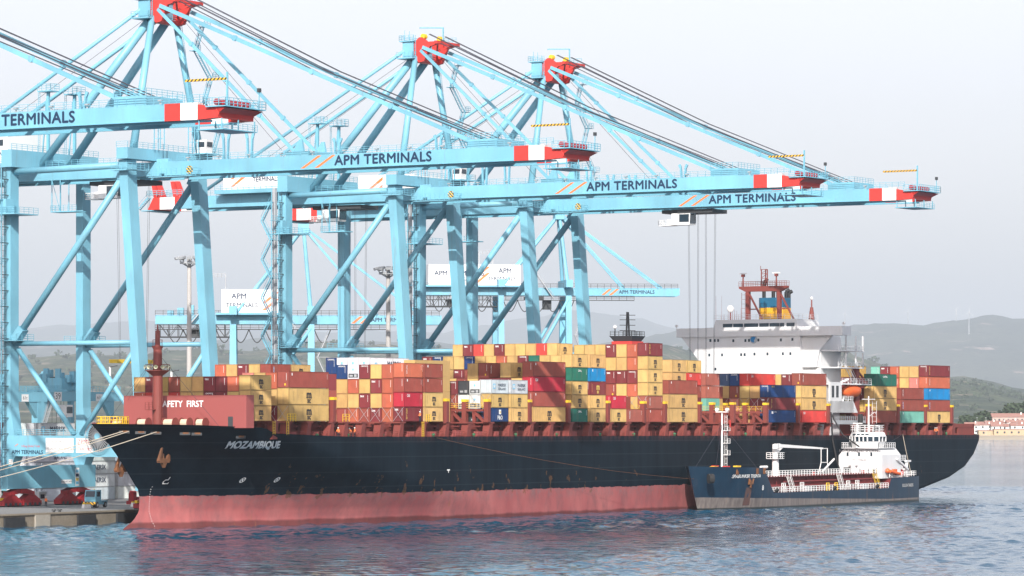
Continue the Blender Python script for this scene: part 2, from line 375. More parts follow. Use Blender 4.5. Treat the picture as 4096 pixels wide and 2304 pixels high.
# bushes and trees standing on the far slopes: too many and too small to count
def leafclump(mb, c, r, n=26):
    for i in range(n):
        d = Vector((random.gauss(0, 1), random.gauss(0, 1), random.gauss(0, .7))).normalized() * r * random.uniform(.45, 1)
        p = Vector(c) + Vector((d.x, d.y, d.z * .8)); s = r * random.uniform(.25, .5)
        a = Vector((random.gauss(0, 1), random.gauss(0, 1), random.gauss(0, 1))).normalized(); b = a.orthogonal().normalized(); e = a.cross(b)
        k = len(mb.v); mb.v += [tuple(p + b * s), tuple(p + e * s), tuple(p - b * s), tuple(p - e * s)]; mb.f.append((k, k + 1, k + 2, k + 3))
LEAF = hill_mat('leaf_green', (0.045, 0.068, 0.042), (0.07, 0.095, 0.055), (0.09, 0.115, 0.065), 0.15, 0.55)
def hillz(x, y): pass
mb = MB(); random.seed(21)
hillo = bpy.data.objects['near_hillside']; hill2 = bpy.data.objects['hills']; dg = bpy.context.evaluated_depsgraph_get()
def ground_at(P):
    ok, loc, nor, i = hillo.ray_cast(Vector((P.x, P.y, 900)), Vector((0, 0, -1)))
    if not ok: ok, loc, nor, i = hill2.ray_cast(Vector((P.x, P.y, 900)), Vector((0, 0, -1)))
    return loc.z if ok else 1.5
for i in range(800):
    far = random.random() < .45; dep = random.uniform(8500, 12500) if far else random.uniform(6200, 9600); x = random.uniform(-100, 3600) if far else random.uniform(3600, 4250)
    lat = (x - 2048) / 14400 * dep; p = cf(lat, dep)
    if mnoise.noise(Vector((lat * .006, dep * .006, 5))) < .02: continue
    r = random.uniform(6, 17) if far else random.uniform(3.5, 10); z = ground_at(p); leafclump(mb, (p.x, p.y, z + r * .55), r, 16)
top('scrub_trees', mb, LEAF, 'dark green scrub and trees dotted over the far hillsides', 'trees', kind='stuff')

# ------------------------------------------------------------------ the town on the far shore
WALLW = paint('house_white', (0.78, 0.76, 0.72), 0.8, 0.2); WALLO = paint('house_ochre', (0.52, 0.39, 0.25), 0.8, 0.2)
TILE = paint('roof_tile', (0.36, 0.19, 0.155), 0.9, 0.3, streak=False); PINKW = paint('house_pink', (0.52, 0.38, 0.33), 0.8, 0.2)
def house(x, dep, w, d, h, wall, roofh, label, nwin=2, flatroof=False, z=2.0, storeys=2):
    lat = (x - 2048) / 14400 * dep; b = cf(lat, dep, z)
    M = Matrix.Translation(b) @ Matrix.Rotation(math.atan2(RGT.y, RGT.x), 4, 'Z')
    r = thing('house', label, 'house', mat=M, group='houses on the far shore')
    part('wall', MB().box(-w / 2, w / 2, 0, d, 0, h), wall, r)
    if flatroof: part('roof', MB().box(-w / 2 - .3, w / 2 + .3, -.3, d + .3, h, h + .4), TILE, r)
    else:
        mb = MB(); mb.prism([(-.5, h), (d + .5, h), (d / 2, h + roofh)], 'x', -w / 2 - .4, w / 2 + .4); rf = part('roof', mb, TILE, r)
        part('chimney', MB().box(w * .2, w * .2 + .9, d * .3, d * .3 + .9, h + roofh * .4, h + roofh + .8), WALLW, rf)
    for s in range(storeys):
        for i in range(nwin):
            cx = -w / 2 + w * (i + .5) / nwin; zz = h * (s + .35) / storeys
            f = part('window', MB().box(cx - .65, cx + .65, -.08, 0.02, zz, zz + 1.4), GLASS, r)
random.seed(5)
cols = ('white house with red tiled roof', 'white gabled house')
hx = [(3890, 0), (3932, 1), (3945, 0), (3966, 1), (3990, 0), (4008, 1), (4030, 0), (4052, 1), (4075, 0), (4098, 1), (4120, 0), (4150, 1)]
place = ('beside the beach', 'one row back from the beach')
for i, (x, rw) in enumerate(hx):
    house(x, 2640 + rw * 55 + random.uniform(0, 14), random.uniform(8, 11.5), 9, random.uniform(5.2, 6.4), WALLW, random.uniform(1.5, 2.4), 'white house with red tiled roof among those above the beach', 2 + i % 2, z=3.0 + rw * 1.6)
house(4052, 2790, 32, 14, 8.5, PINKW, 3.0, 'long pink building with red roof above the white houses', 9, z=6.5)
house(3975, 2612, 22, 8, 3.4, WALLO, 1, 'low ochre beach house with flat roof and dark windows', 3, True, z=2.1, storeys=1)
house(4075, 2608, 36, 8, 4.2, WALLO, 1, 'long ochre beach building with several dark windows', 7, True, z=2.1, storeys=1)
def tree(x, dep, h, r, label):
    lat = (x - 2048) / 14400 * dep; b = cf(lat, dep, 3); t = thing('tree', label, 'tree', b, 'trees behind the town')
    mb = MB(); mb.tube((0, 0, -1), (0, 0, h * .6), .45, .2, 7)
    for a in range(4): mb.tube((0, 0, h * .4), (math.cos(a * 1.6) * r * .5, math.sin(a * 1.6) * r * .5, h * .75), .18, .08, 5)
    part('trunk', mb, RUST, t); mb = MB()
    for i in range(14):
        a = random.uniform(0, 6.28); q = random.uniform(.1, .75) * r; leafclump(mb, (math.cos(a) * q, math.sin(a) * q, h * random.uniform(.55, .98)), r * .42, 26)
    part('crown', mb, LEAF, t)
for x, dep, h, r in ((3905, 2760, 13, 8), (3935, 2800, 15, 9), (3875, 2740, 12, 8), (4010, 2830, 17, 9), (4030, 2850, 15, 8), (4062, 2860, 22, 10), (4090, 2850, 18, 10), (4115, 2840, 16, 9)):
    tree(x, dep, h, r, 'dark green tree behind the houses on the far shore')
def turbine(x, y0, y1, dep, rot, label):
    lat = (x - 2048) / 14400 * dep; zb = 20.5 + (1640 - y0) * dep / 14400; zt = 20.5 + (1640 - y1) * dep / 14400
    b = cf(lat, dep, zb); r = thing('wind_turbine', label, 'wind turbine', b, 'wind turbines on the ridge'); h = zt - zb
    part('tower', MB().tube((0, 0, -40), (0, 0, h), 4.0, 2.6, 8), GREY, r); f = -FWD
    part('nacelle', MB().beam(Vector((0, 0, h + 1)) + f * 4, Vector((0, 0, h + 1)) - f * 6, 3.4), CWHITE, r)
    for k in range(3):
        a = R(rot + 120 * k); d = RGT * math.sin(a) + Vector((0, 0, math.cos(a))); c = Vector((0, 0, h + 1)) + f * 4.5
        part('blade', MB().beam(c, c + d * 62, 1.4, 3.4, up=f, w2=.3, h2=.5), CWHITE, r)
turbine(3380, 1340, 1255, 24500, 10, 'pale wind turbine just beside the white bridge wing')
turbine(3632, 1310, 1248, 26300, 25, 'wind turbine half hidden behind the ridge crest')
turbine(3824, 1318, 1238, 24800, 50, 'pale wind turbine on the ridge, left of the taller one')
turbine(3876, 1338, 1250, 23500, 5, 'tallest pale wind turbine on the ridge')
for x in (3908, 3944, 4036, 4068):
    lat = (x - 2048) / 14400 * 2570; r = thing('lamp_post', 'thin lamp post by the far beach', 'lamp post', cf(lat, 2570, 2), 'lamp posts by the far beach')
    part('pole', MB().tube((0, 0, 0), (0, 0, 13), .14, .09, 6), GREY, r); part('lamp', MB().box(-.9, .9, -.3, .3, 12.9, 13.2), GREY, r)

# ------------------------------------------------------------------ shipping containers
def cont_mats():
    ms = []
    for nm, dk, ru in (('container_paint', 1.0, .5), ('container_frame_paint', .74, .75)):
        m, nt, b = _new(nm); oi = nt.nodes.new('ShaderNodeObjectInfo')
        v = objcoord(nt, (1, 1, .2)); v2 = objcoord(nt, (1, 1, 1))
        n1 = noise(nt, 1.1, 5, v); n2 = noise(nt, .45, 3, v2); n3 = noise(nt, 2.6, 6, v2, .7)
        c = mixc(nt, 1.0, oi.outputs['Color'], (dk, dk, dk), 'MULTIPLY')
        f = ramp(nt, n2.outputs[0], [(.35, (.86, .86, .86)), (.65, (1.05, 1.05, 1.05))]).outputs[0]; c = mixc(nt, 1.0, c, f, 'MULTIPLY')
        f = ramp(nt, n1.outputs[0], [(.52, (0, 0, 0)), (.75, (.35, .35, .35))]).outputs[0]; c = mixc(nt, f, c, (.16, .11, .08))
        f = ramp(nt, n3.outputs[0], [(.62, (0, 0, 0)), (.70, (ru, ru, ru))]).outputs[0]; c = mixc(nt, f, c, (.14, .06, .035))
        nt.links.new(c, b.inputs['Base Color']); b.inputs['Roughness'].default_value = .62; b.inputs['Specular IOR Level'].default_value = .3
        ms.append(m)
    return ms
CB, CFR = cont_mats()
def corr(mb, a, b, n, fix, depth, z0, z1, axis):
    p = (b - a) / n; pts = []
    for i in range(n):
        s = a + i * p; pts += [(s, 0), (s + p * .3, 0), (s + p * .5, depth), (s + p * .8, depth)]
    pts.append((b, 0)); k = len(mb.v)
    for u, d in pts:
        for z in (z0, z1): mb.v.append((u, fix + d, z) if axis == 'x' else (fix + d, u, z))
    for i in range(len(pts) - 1):
        q = k + 2 * i; mb.f.append((q, q + 2, q + 3, q + 1) if (axis == 'x') == (depth > 0) else (q, q + 1, q + 3, q + 2))
CM = {}
def cont_mesh(L, H, doors=False):
    key = (L, H, doors)
    if key in CM: return CM[key]
    W = 2.438; mb = MB()
    corr(mb, .1, L - .1, int(L / .29), .025, .036, .12, H - .09, 'x'); corr(mb, .1, L - .1, int(L / .29), W - .025, -.036, .12, H - .09, 'x')
    if doors: mb.box(.03, .09, .1, W - .1, .12, H - .09)
    else: corr(mb, .1, W - .1, 9, .025, .036, .12, H - .09, 'y')
    corr(mb, .1, W - .1, 9, L - .025, -.036, .12, H - .09, 'y')
    k = len(mb.v); mb.v += [(.05, .05, H - .03), (L - .05, .05, H - .03), (L - .05, W - .05, H - .03), (.05, W - .05, H - .03), (.05, .05, .1), (L - .05, .05, .1), (L - .05, W - .05, .1), (.05, W - .05, .1)]
    mb.f += [(k, k + 1, k + 2, k + 3), (k + 7, k + 6, k + 5, k + 4)]
    body = mb.mesh('body'); body.materials.append(CB); fr = MB(); t = .11
    for x in (0, L - t):
        for y in (0, W - t): fr.box(x, x + t, y, y + t, 0, H)
        fr.box(x + .004, x + t - .004, t, W - t, 0.02, .13); fr.box(x + .004, x + t - .004, t, W - t, H - .1, H - .004)
    for y in (0, W - t): fr.box(t, L - t, y + .004, y + t - .004, .02, .13); fr.box(t, L - t, y + .004, y + .07, H - .07, H - .004)
    frm = fr.mesh('frame'); frm.materials.append(CFR); CM[key] = (body, frm); return CM[key]
CC = dict(t=('tan', (.56, .36, .135)), y=('ochre', (.48, .31, .085)), m=('maroon', (.185, .028, .034)), b=('brown', (.27, .062, .045)), o=('rust orange', (.46, .115, .062)),
          s=('salmon brown', (.34, .10, .072)), r=('bright red', (.58, .055, .045)), R=('crimson', (.42, .022, .042)), n=('navy blue', (.008, .040, .145)), u=('bright blue', (.006, .20, .44)),
          g=('dark green', (.014, .125, .088)), e=('pale teal', (.17, .44, .35)), p=('faded pink', (.60, .21, .165)), w=('white', (.72, .73, .74)), G=('light grey', (.56, .60, .63)),
          k=('charcoal', (.04, .045, .05)), a=('slate blue', (.05, .085, .17)))
def markplane(w, h, mat, name='marking'):
    key = ('mk', w, h, mat.name)
    if key not in TXT:
        mb = MB(); mb.v = [(-w / 2, -h / 2, 0), (w / 2, -h / 2, 0), (w / 2, h / 2, 0), (-w / 2, h / 2, 0)]; mb.f = [(0, 1, 2, 3)]; me = mb.mesh(name); me.materials.append(mat); TXT[key] = me
    return TXT[key]
def mark(w, h, loc, mat, parent, rot=SIDE, name='marking'):
    o = bpy.data.objects.new(name, markplane(w, h, mat)); COL.objects.link(o); o.parent = parent; o.location = loc; o.rotation_euler = rot; return o
def reefer_unit(parent, H, dark):
    mb = MB(); mb.box(-.03, .02, .2, 2.24, .25, 1.0); u = part('refrigeration_unit', mb, DARK, parent)
    mb = MB(); mb.box(-.05, -.03, .45, 1.0, .35, .85); mb.box(-.05, -.03, 1.3, 2.0, .4, .75); part('grille', mb, GREY, u)
def doors(parent, H, ):
    for i in (0, 1):
        d = part('door', MB().box(.0, .05, .14 + i * 1.09, 1.2 + i * 1.09, .16, H - .13), CB, parent); d.color = parent['_c']
        mb = MB()
        for y in (.45, .85): mb.tube((-.03, .14 + i * 1.09 + y, .15), (-.03, .14 + i * 1.09 + y, H - .13), .03, n=5)
        part('locking_bar', mb, GREY, d)
def container(M, L, H, code, label, group, logo=None, endmark=None, sx=1.0, sz=1.0, hasdoors=False, reefer=False, name='shipping_container'):
    r = thing(name, label, 'container', mat=M @ Matrix.Diagonal((sx, 1, sz, 1)), group=group)
    col = CC[code][1]; j = random.uniform(.88, 1.12); col = tuple(min(.85, c * j * random.uniform(.96, 1.04)) for c in col) + (1,)
    body, frm = cont_mesh(L, H, hasdoors)
    for nm, me in (('body', body), ('frame', frm)):
        o = bpy.data.objects.new(nm, me); COL.objects.link(o); o.parent = r; o.color = col
    if hasdoors: r['_c'] = col; doors(r, H); del r['_c']
    if reefer: reefer_unit(r, H, code == 'k')
    yy = -.012
    if logo == 'msc':
        q = 1.0 if L < 7 else 1.25; mt = LBLK if code in 'tyw' else LYEL
        letter('m', (L / 2, yy, H * .60), mt, r, 1.62 * q, bold=.055, sx=1.0); letter('sc', (L / 2, yy, H * .25), mt, r, 1.06 * q, bold=.05, sx=1.0)
        mark(1.5 * q, .07, (L / 2, yy, H * .43), mt, r); mark(.05, H * .62, (L * .12, yy, H * .52), mt, r)
    elif logo == 'cai': letter('CAI', (1.3, yy, H * .77), LWHITE, r, .75, bold=.03, sx=.8); mark(.07, .9, (L - .55, yy, H * .7), LWHITE, r)
    elif logo == 'triton':
        letter('TRITON', (.75, yy, H * .56), LWHITE, r, .42, (R(90), R(90), 0), bold=.03); mark(.05, .9, (L - .5, yy, H * .7), LWHITE, r)
    elif logo == 'gold':
        for i, ch in enumerate('GOLD'): letter(ch, (.75, yy, H * (.80 - .19 * i)), LYEL, r, .55, bold=.03)
        mark(.1, .7, (L - .7, yy, H * .72), LWHITE, r)
    elif logo == 'maersk':
        letter('MAERSK', (L * .62, yy, H * .60), NAVY, r, .78 if L < 7 else 1.3, bold=.025); letter('SEALAND', (L * .62, yy, H * .33), NAVY, r, .66 if L < 7 else 1.0, bold=.015)
        mark(.85, .95, (L * .16, yy, H * .52), LBLU, r); letter('*', (L * .16, yy - .004, H * .40), LWHITE, r, 1.5, bold=.03)
    elif logo == 'maersk1':
        letter('MAERSK', (L * .55, yy, H * .52), NAVY, r, 1.35, bold=.03); mark(1.1, 1.15, (L * .17, yy, H * .52), LBLU, r); letter('*', (L * .17, yy - .004, H * .38), LWHITE, r, 1.9, bold=.03)
    elif logo == 'po': letter('P&O', (L / 2, yy, H * .28), LWHITE, r, 1.05, bold=.03, sx=.9); mark(.8, .85, (L / 2, yy, H * .70), LWHITE, r); mark(.35, .4, (L / 2 + .1, yy - .004, H * .68), LYEL, r)
    elif logo == 'capital': letter('CAPITAL', (L / 2, yy, H * .76), LWHITE, r, .62, bold=.03)
    elif logo == 'seaco': letter('SEACO', (1.4, yy, H * .85), LYEL, r, .42, bold=.03); mark(.06, 1.2, (L - .5, yy, H * .68), LWHITE, r)
    elif logo == 'dal': mark(.8, .5, (1.1, yy, H * .8), LWHITE, r); letter('CRONOS', (2.4, yy, H * .84), LWHITE, r, .3, bold=.02); mark(.06, 1.2, (L - .5, yy, H * .68), LWHITE, r)
    elif logo == 'green': letter('OPAL', (L / 2, yy, H * .76), LWHITE, r, .55, bold=.03); mark(.06, 1.0, (L - .5, yy, H * .68), LWHITE, r)
    elif logo == 'genstar':
        mark(.35, 1.6, (.8, yy, H * .5), flat('marking_blue', (.02, .05, .25)), r); letter('GENSTAR', (.8, yy - .004, H * .5), LWHITE, r, .38, (R(90), R(90), 0), bold=.02)
    elif logo == 'plain': mark(.05, .9, (L - .5, yy, H * .7), LWHITE, r); mark(.28, .45, (.95, yy, H * .82), LWHITE, r)
    xx = -.012
    if endmark == 'tex': letter('tex', (xx, 1.75, H * .83), LWHITE, r, .62, BOWF, bold=.03)
    if endmark == 'cronos': letter('CRONOS', (xx, 1.25, H * .88), LWHITE, r, .36, BOWF, bold=.02)
    if endmark in ('num', 'tex', 'cronos'): mark(.055, 1.25, (xx, .52, H * .66), LWHITE, r, BOWF)
    if endmark == 'sticker': mark(.055, 1.25, (xx, .52, H * .66), LWHITE, r, BOWF); mark(.3, .36, (xx, .8, H * .2), YEL, r, BOWF)
    if endmark == 'star': mark(.42, .42, (xx - .03, 1.25, H * .66), LBLU, r, BOWF)
    return r

# ------------------------------------------------------------------ people
def person_mesh(pose):
    P = dict(hip=(0, 0, .95), chest=(0, .02, 1.32), neck=(0, .03, 1.5), head=(0, .05, 1.66))
    lean = {'stand': 0, 'bend': .5, 'sit': .15}[pose]; sit = pose == 'sit'
    def rot(p): x, y, z = p; z -= .95; return (x, y * math.cos(lean) + z * math.sin(lean), .95 + z * math.cos(lean) - y * math.sin(lean))
    V = [P['hip']] + [rot(P[k]) for k in ('chest', 'neck', 'head')]; E_ = [(0, 1), (1, 2), (2, 3)]; Rr = [.17, .19, .085, .12]
    V.append(rot((0, .05, 1.74))); E_.append((3, 4)); Rr.append(.1)
    for s in (-1, 1):
        k = len(V)
        if sit: V += [(.11 * s, .05, .92), (.13 * s, .5, .9), (.13 * s, .52, .45), (.13 * s, .6, .40)]
        else: V += [(.11 * s, 0, .88), (.13 * s, .03 * s, .48), (.14 * s, -.02, .07), (.15 * s, .14, .05)]
        E_ += [(0, k), (k, k + 1), (k + 1, k + 2), (k + 2, k + 3)]; Rr += [.12, .085, .06, .05]
        k = len(V); V += [rot((.2 * s, .02, 1.42)), rot((.27 * s, .04, 1.15)), rot((.26 * s, .22, .98 + .1 * (s > 0)))]; V.append(rot((.25 * s, .3, .95 + .1 * (s > 0))))
        E_ += [(1, k), (k, k + 1), (k + 1, k + 2), (k + 2, k + 3)]; Rr += [.085, .065, .05, .045]
    me = bpy.data.meshes.new('person'); me.from_pydata(V, E_, []); o = bpy.data.objects.new('person', me); COL.objects.link(o)
    m = o.modifiers.new('s', 'SKIN'); m.use_smooth_shade = True
    for i, sv in enumerate(me.skin_vertices[0].data): sv.radius = (Rr[i], Rr[i]); sv.use_root = (i == 0)
    o.modifiers.new('d', 'SUBSURF').levels = 1
    dg = bpy.context.evaluated_depsgraph_get(); dg.update()
    out = bpy.data.meshes.new_from_object(o.evaluated_get(dg)); bpy.data.objects.remove(o)
    for mt in (CLOTH, HIVIS, SKIN): out.materials.append(mt)
    hz = V[2][2]; lo = .95 if not sit else .9
    for p in out.polygons:
        z = p.center.z; p.material_index = 2 if z > hz or (abs(p.center.x) > .2 and z < 1.1 and z > .8) else (1 if z > lo else 0)
    return out, V[4]
PM = {}
def person(M, pose, label, group=None, helmet=None):
    if pose not in PM: PM[pose] = person_mesh(pose)
    me, hd = PM[pose]; r = thing('person', label, 'person', mat=M, group=group)
    o = bpy.data.objects.new('body', me); COL.objects.link(o); o.parent = r
    mb = MB(); mb.ball((hd[0], hd[1] - .02, hd[2] + .03), .14, 8, 5, sz=.8); part('helmet', mb, helmet or LWHITE, r)
    return r

# ------------------------------------------------------------------ the container ship
HYC, HB = 18.5, 18.8
_SZ = [-4, -0.06, 1.28, 2.83, 5.0, 6.81, 7.16, 9.8, 12.28, 14.16, 16.45, 17.88]
_SX = [21.5, 22.9, 25.8, 27.4, 27.6, 27.1, 26.5, 24.0, 21.5, 19.4, 16.3, 14.2]
def h_stem(z): return float(np.interp(z, _SZ, _SX))
def h_top(X): return float(np.interp(X, [14, 24, 34, 37.6, 38.6, 50, 62, 400], [17.9, 17.7, 17.3, 17.2, 16.25, 15.9, 15.6, 15.5]))
def h_zb(X): return float(np.interp(X, [0, 235, 262, 285, 303, 319, 327.5, 333, 336], [-40, -40, -5, -.9, 1.4, 3.9, 6.2, 9.2, 12.4]))
def h_half(X, z):
    Le = float(np.interp(z, [-4, 0, 5, 10, 14, 18], [105, 100, 74, 50, 34, 25])); p = float(np.interp(z, [0, 10, 18], [1.9, 2.0, 2.3]))
    t = min(1, max(0, (X - h_stem(z)) / Le)); h = HB * (1 - (1 - t) ** p)
    if X > 240:
        w = 2.0; q = min(1, max(0, (z - h_zb(X)) / w)); h *= np.sqrt(1 - (1 - q) ** 2)
        if X > 285: h *= 1 - .02 * ((X - 285) / 51) ** 2
    return h
def h_far(X, z): return min(h_half(X, z), .66 * max(0, X - h_stem(z))) if X < 46 else h_half(X, z)
def h_near(X, z): return HYC - h_half(X, z)

MS = Matrix.Translation((100, 0, 0)) @ Matrix.Rotation(.0043, 4, 'Y') @ Matrix.Rotation(-.0033, 4, 'X') @ Matrix.Translation((-100, 0, 0))
SB = Vector((175, 18.5, 0))
ship = thing('container_ship', 'large black hulled container ship with red bottom moored at the quay', 'ship', mat=MS @ Matrix.Translation(SB))
def sp(name, mb, mat, parent=None, **kw):
    return part(name, mb, mat, parent or ship, off=(-SB) if parent is None else None, **kw)
def hull_mat():
    m, nt, b = _new('ship_hull_paint'); t = nt.nodes.new('ShaderNodeTexCoord'); v = t.outputs['Object']
    sx = nt.nodes.new('ShaderNodeSeparateXYZ'); nt.links.new(v, sx.inputs[0])
    def mp(sc, loc=(0, 0, 0)):
        q = nt.nodes.new('ShaderNodeMapping'); q.inputs['Scale'].default_value = sc; q.inputs['Location'].default_value = loc; nt.links.new(v, q.inputs[0]); return q.outputs[0]
    def math2(op, a, bb):
        n = nt.nodes.new('ShaderNodeMath'); n.operation = op
        for i, x in enumerate((a, bb)):
            if isinstance(x, (int, float)): n.inputs[i].default_value = x
            else: nt.links.new(x, n.inputs[i])
        return n.outputs[0]
    def mr(val, a, bb, lo=0, hi=1):
        n = nt.nodes.new('ShaderNodeMapRange'); n.inputs[1].default_value = a; n.inputs[2].default_value = bb; n.inputs[3].default_value = lo; n.inputs[4].default_value = hi; nt.links.new(val, n.inputs[0]); return n.outputs[0]
    z = sx.outputs[2]; nb = noise(nt, .5, 3, mp((1, 1, 1))); zz = math2('ADD', z, mr(nb.outputs[0], .3, .7, -.16, .16))
    lines = noise(nt, .22, 6, mp((1, 1, .1)), .7); patch = noise(nt, .12, 4, mp((1, 1, .5)))
    blk = ramp(nt, lines.outputs[0], [(.35, (.002, .007, .013)), (.7, (.008, .017, .026))]).outputs[0]
    seam = nt.nodes.new('ShaderNodeTexWave'); seam.bands_direction = 'Z'; seam.inputs['Scale'].default_value = .118; nt.links.new(v, seam.inputs[0]); blk = mixc(nt, ramp(nt, seam.outputs[0], [(.985, (0, 0, 0)), (1.0, (.5,) * 3)]).outputs[0], blk, (.03, .04, .048))
    # worn reddish fringe at the sheer
    fr = noise(nt, 1.3, 5, mp((1, 1, .12)), .7)
    worn = math2('MULTIPLY', mr(z, 14.3, 15.5), ramp(nt, fr.outputs[0], [(.42, (0, 0, 0)), (.72, (.55,) * 3)]).outputs[0])
    worn = math2('MULTIPLY', worn, mr(sx.outputs[0], 60, 100)); blk = mixc(nt, worn, blk, (.16, .055, .05))
    red = ramp(nt, patch.outputs[0], [(.35, (.31, .085, .088)), (.65, (.41, .135, .13))]).outputs[0]
    sc = noise(nt, .35, 7, mp((1, 1, .5), (3, 0, 0)), .7); red = mixc(nt, ramp(nt, sc.outputs[0], [(.45, (0, 0, 0)), (.70, (.75,) * 3)]).outputs[0], red, (.19, .085, .09))
    sg = noise(nt, .8, 6, mp((1, 1, .9), (7, 0, 2)), .75); red = mixc(nt, math2('MULTIPLY', ramp(nt, sg.outputs[0], [(.45, (0, 0, 0)), (.62, (.7,) * 3)]).outputs[0], mr(z, 3.2, 5.2)), red, (.20, .135, .135))
    wet = mr(math2('ADD', z, mr(patch.outputs[0], 0, 1, -.5, .5)), .75, 1.15, .42, 1); red = mixc(nt, 1.0, red, wet, 'MULTIPLY')
    c = mixc(nt, math2('GREATER_THAN', zz, mr(sx.outputs[0], 225, 262, 5.45, -3)), red, blk)
    rn = noise(nt, .55, 6, mp((1, 1, .55), (11, 0, 4)), .62); band = math2('MULTIPLY', mr(z, 4.0, 5.4), mr(z, 12.5, 5.6))
    xr = math2('MULTIPLY', mr(sx.outputs[0], 42, 52), mr(sx.outputs[0], 200, 90, .35, 1))
    rm = math2('MULTIPLY', math2('MULTIPLY', band, xr), 1.0)
    thr = math2('GREATER_THAN', math2('ADD', rn.outputs[0], math2('MULTIPLY', rm, .13)), .70)
    c = mixc(nt, math2('MULTIPLY', thr, math2('MINIMUM', math2('MULTIPLY', rm, 2.0), .62)), c, (.13, .065, .03))
    st = noise(nt, .9, 3, mp((1, 1, .035), (5, 0, 0)), .5); sf_ = math2('MULTIPLY', ramp(nt, st.outputs[0], [(.66, (0, 0, 0)), (.72, (.55,) * 3)]).outputs[0], mr(z, 5.2, 2.0))
    c = mixc(nt, sf_, c, (.25, .12, .05))
    nt.links.new(c, b.inputs['Base Color']); b.inputs['Roughness'].default_value = .5; b.inputs['Specular IOR Level'].default_value = .06
    return m
HULL = hull_mat()
mb = MB(); NX, NZ = 190, 44; Xe = 336.0
for i in range(NX):
    g = i / 129; g = (.55 * g ** 2.2 + .45 * g) * .88 if i < 130 else .88 + .12 * (1 - (1 - (i - 129) / 60) ** 1.6)
    Xn = 14.2 + (Xe - 14.2) * g; zt = h_top(Xn)
    for s in (-1, 1):
        for j in range(NZ):
            z = -4 + (zt + 4) * j / (NZ - 1); X = h_stem(z) + (Xe - h_stem(z)) * g
            mb.v.append((X, HYC - h_half(X, z) if s < 0 else HYC + h_far(X, z), z))
for i in range(NX - 1):
    for j in range(NZ - 1):
        a = i * 2 * NZ + j; b = (i + 1) * 2 * NZ + j
        mb.f.append((a, b, b + 1, a + 1)); a += NZ; b += NZ; mb.f.append((a, a + 1, b + 1, b))
mb.f.append(tuple([(NX - 1) * 2 * NZ + j for j in range(NZ)] + [(NX - 1) * 2 * NZ + NZ + j for j in reversed(range(NZ))]))
hull = sp('hull', mb, HULL, smooth=True)
mb = MB(); n = 60
for i in range(n):
    X = 15 + (335.8 - 15) * i / (n - 1); z = h_top(X) - (.95 if X < 38 else .12)
    for s in (-1, 1): mb.v.append((X, HYC - h_half(X, z) + .05 if s < 0 else HYC + h_far(X, z) - .05, z))
for i in range(n - 1): a = 2 * i; mb.f.append((a, a + 2, a + 3, a + 1))
sp('deck', mb, SRED)
# bow name, marks, draught marks painted on the plating
def on_hull(me, fx, fz, off=.05):
    me = me.copy(); bm = bmesh.new(); bm.from_mesh(me); bmesh.ops.subdivide_edges(bm, edges=[e for e in bm.edges if e.calc_length() > .5], cuts=3)
    for v in bm.verts:
        X = fx + v.co.x; Z = fz + v.co.y; v.co = (X, h_near(X, Z) - off, Z)
    bm.to_mesh(me); bm.free(); return me
nm = text('MOZAMBIQUE', 1.7, bold=.055, sx=1.0, shear=-.75)
w_ = max(v.co.x for v in nm.vertices) - min(v.co.x for v in nm.vertices); nm = nm.copy(); nm.transform(Matrix.Diagonal((10.6 / w_, 1, 1, 1)))
sp('ship_name', on_hull(nm, 39.5, 14.2), flat('faded_white_lettering', (.68, .69, .69)))
def ring(r0, r1, n=20, bars=True):
    m = MB()
    for i in range(n):
        a, b = 2 * math.pi * i / n, 2 * math.pi * (i + 1) / n; k = len(m.v)
        m.v += [(r0 * math.cos(a), r0 * math.sin(a), 0), (r1 * math.cos(a), r1 * math.sin(a), 0), (r1 * math.cos(b), r1 * math.sin(b), 0), (r0 * math.cos(b), r0 * math.sin(b), 0)]; m.f.append((k, k + 1, k + 2, k + 3))
    if bars:
        for a in (.8, 2.37):
            d = Vector((math.cos(a), math.sin(a), 0)); e = Vector((-math.sin(a), math.cos(a), 0)) * .06; k = len(m.v)
            m.v += [tuple(d * r0 + e), tuple(-d * r0 + e), tuple(-d * r0 - e), tuple(d * r0 - e)]; m.f.append((k, k + 1, k + 2, k + 3))
    return m.mesh('mark')
for X in (44.0, 50.6): sp('thruster_mark', on_hull(ring(.34, .46), X, 8.1, .06), LWHITE)
bk = MB()
for p, q in (((0, 0), (.8, 0)), ((.8, 0), (.8, .15)), ((0, 0), (-.1, .35)), ((-.1, .35), (.1, .65)), ((.1, .65), (.5, .65)), ((.5, .65), (.5, 1.1))):
    d = (Vector(q) - Vector(p)).normalized() * .06; e = Vector((-d.y, d.x)); k = len(bk.v)
    bk.v += [(p[0] - d.x + e.x, p[1] - d.y + e.y, 0), (p[0] - d.x - e.x, p[1] - d.y - e.y, 0), (q[0] + d.x - e.x, q[1] + d.y - e.y, 0), (q[0] + d.x + e.x, q[1] + d.y + e.y, 0)]; bk.f.append((k, k + 1, k + 2, k + 3))
sp('bulb_mark', on_hull(bk.mesh('mark'), 30.6, 7.6, .06), LWHITE)
mk = MB()
for i in range(17):
    z = .3 + i * .42; k = len(mk.v); X = max(h_stem(z) + 1.7, 29.2 - .0 * i); mk.v += [(X - .06, z, 0), (X + .06, z, 0), (X + .06, z + .1, 0), (X - .06, z + .1, 0)]; mk.f.append((k, k + 1, k + 2, k + 3))
sp('draught_marks', on_hull(mk.mesh('mark'), 0, 0, .06), LWHITE)
mk = MB(); mk.v = [(-.5, -.12, 0), (.5, -.12, 0), (.5, .12, 0), (-.5, .12, 0), (-.1, -.5, 0), (.1, -.5, 0), (.1, -.12, 0), (-.1, -.12, 0)]; mk.f = [(0, 1, 2, 3), (4, 5, 6, 7)]
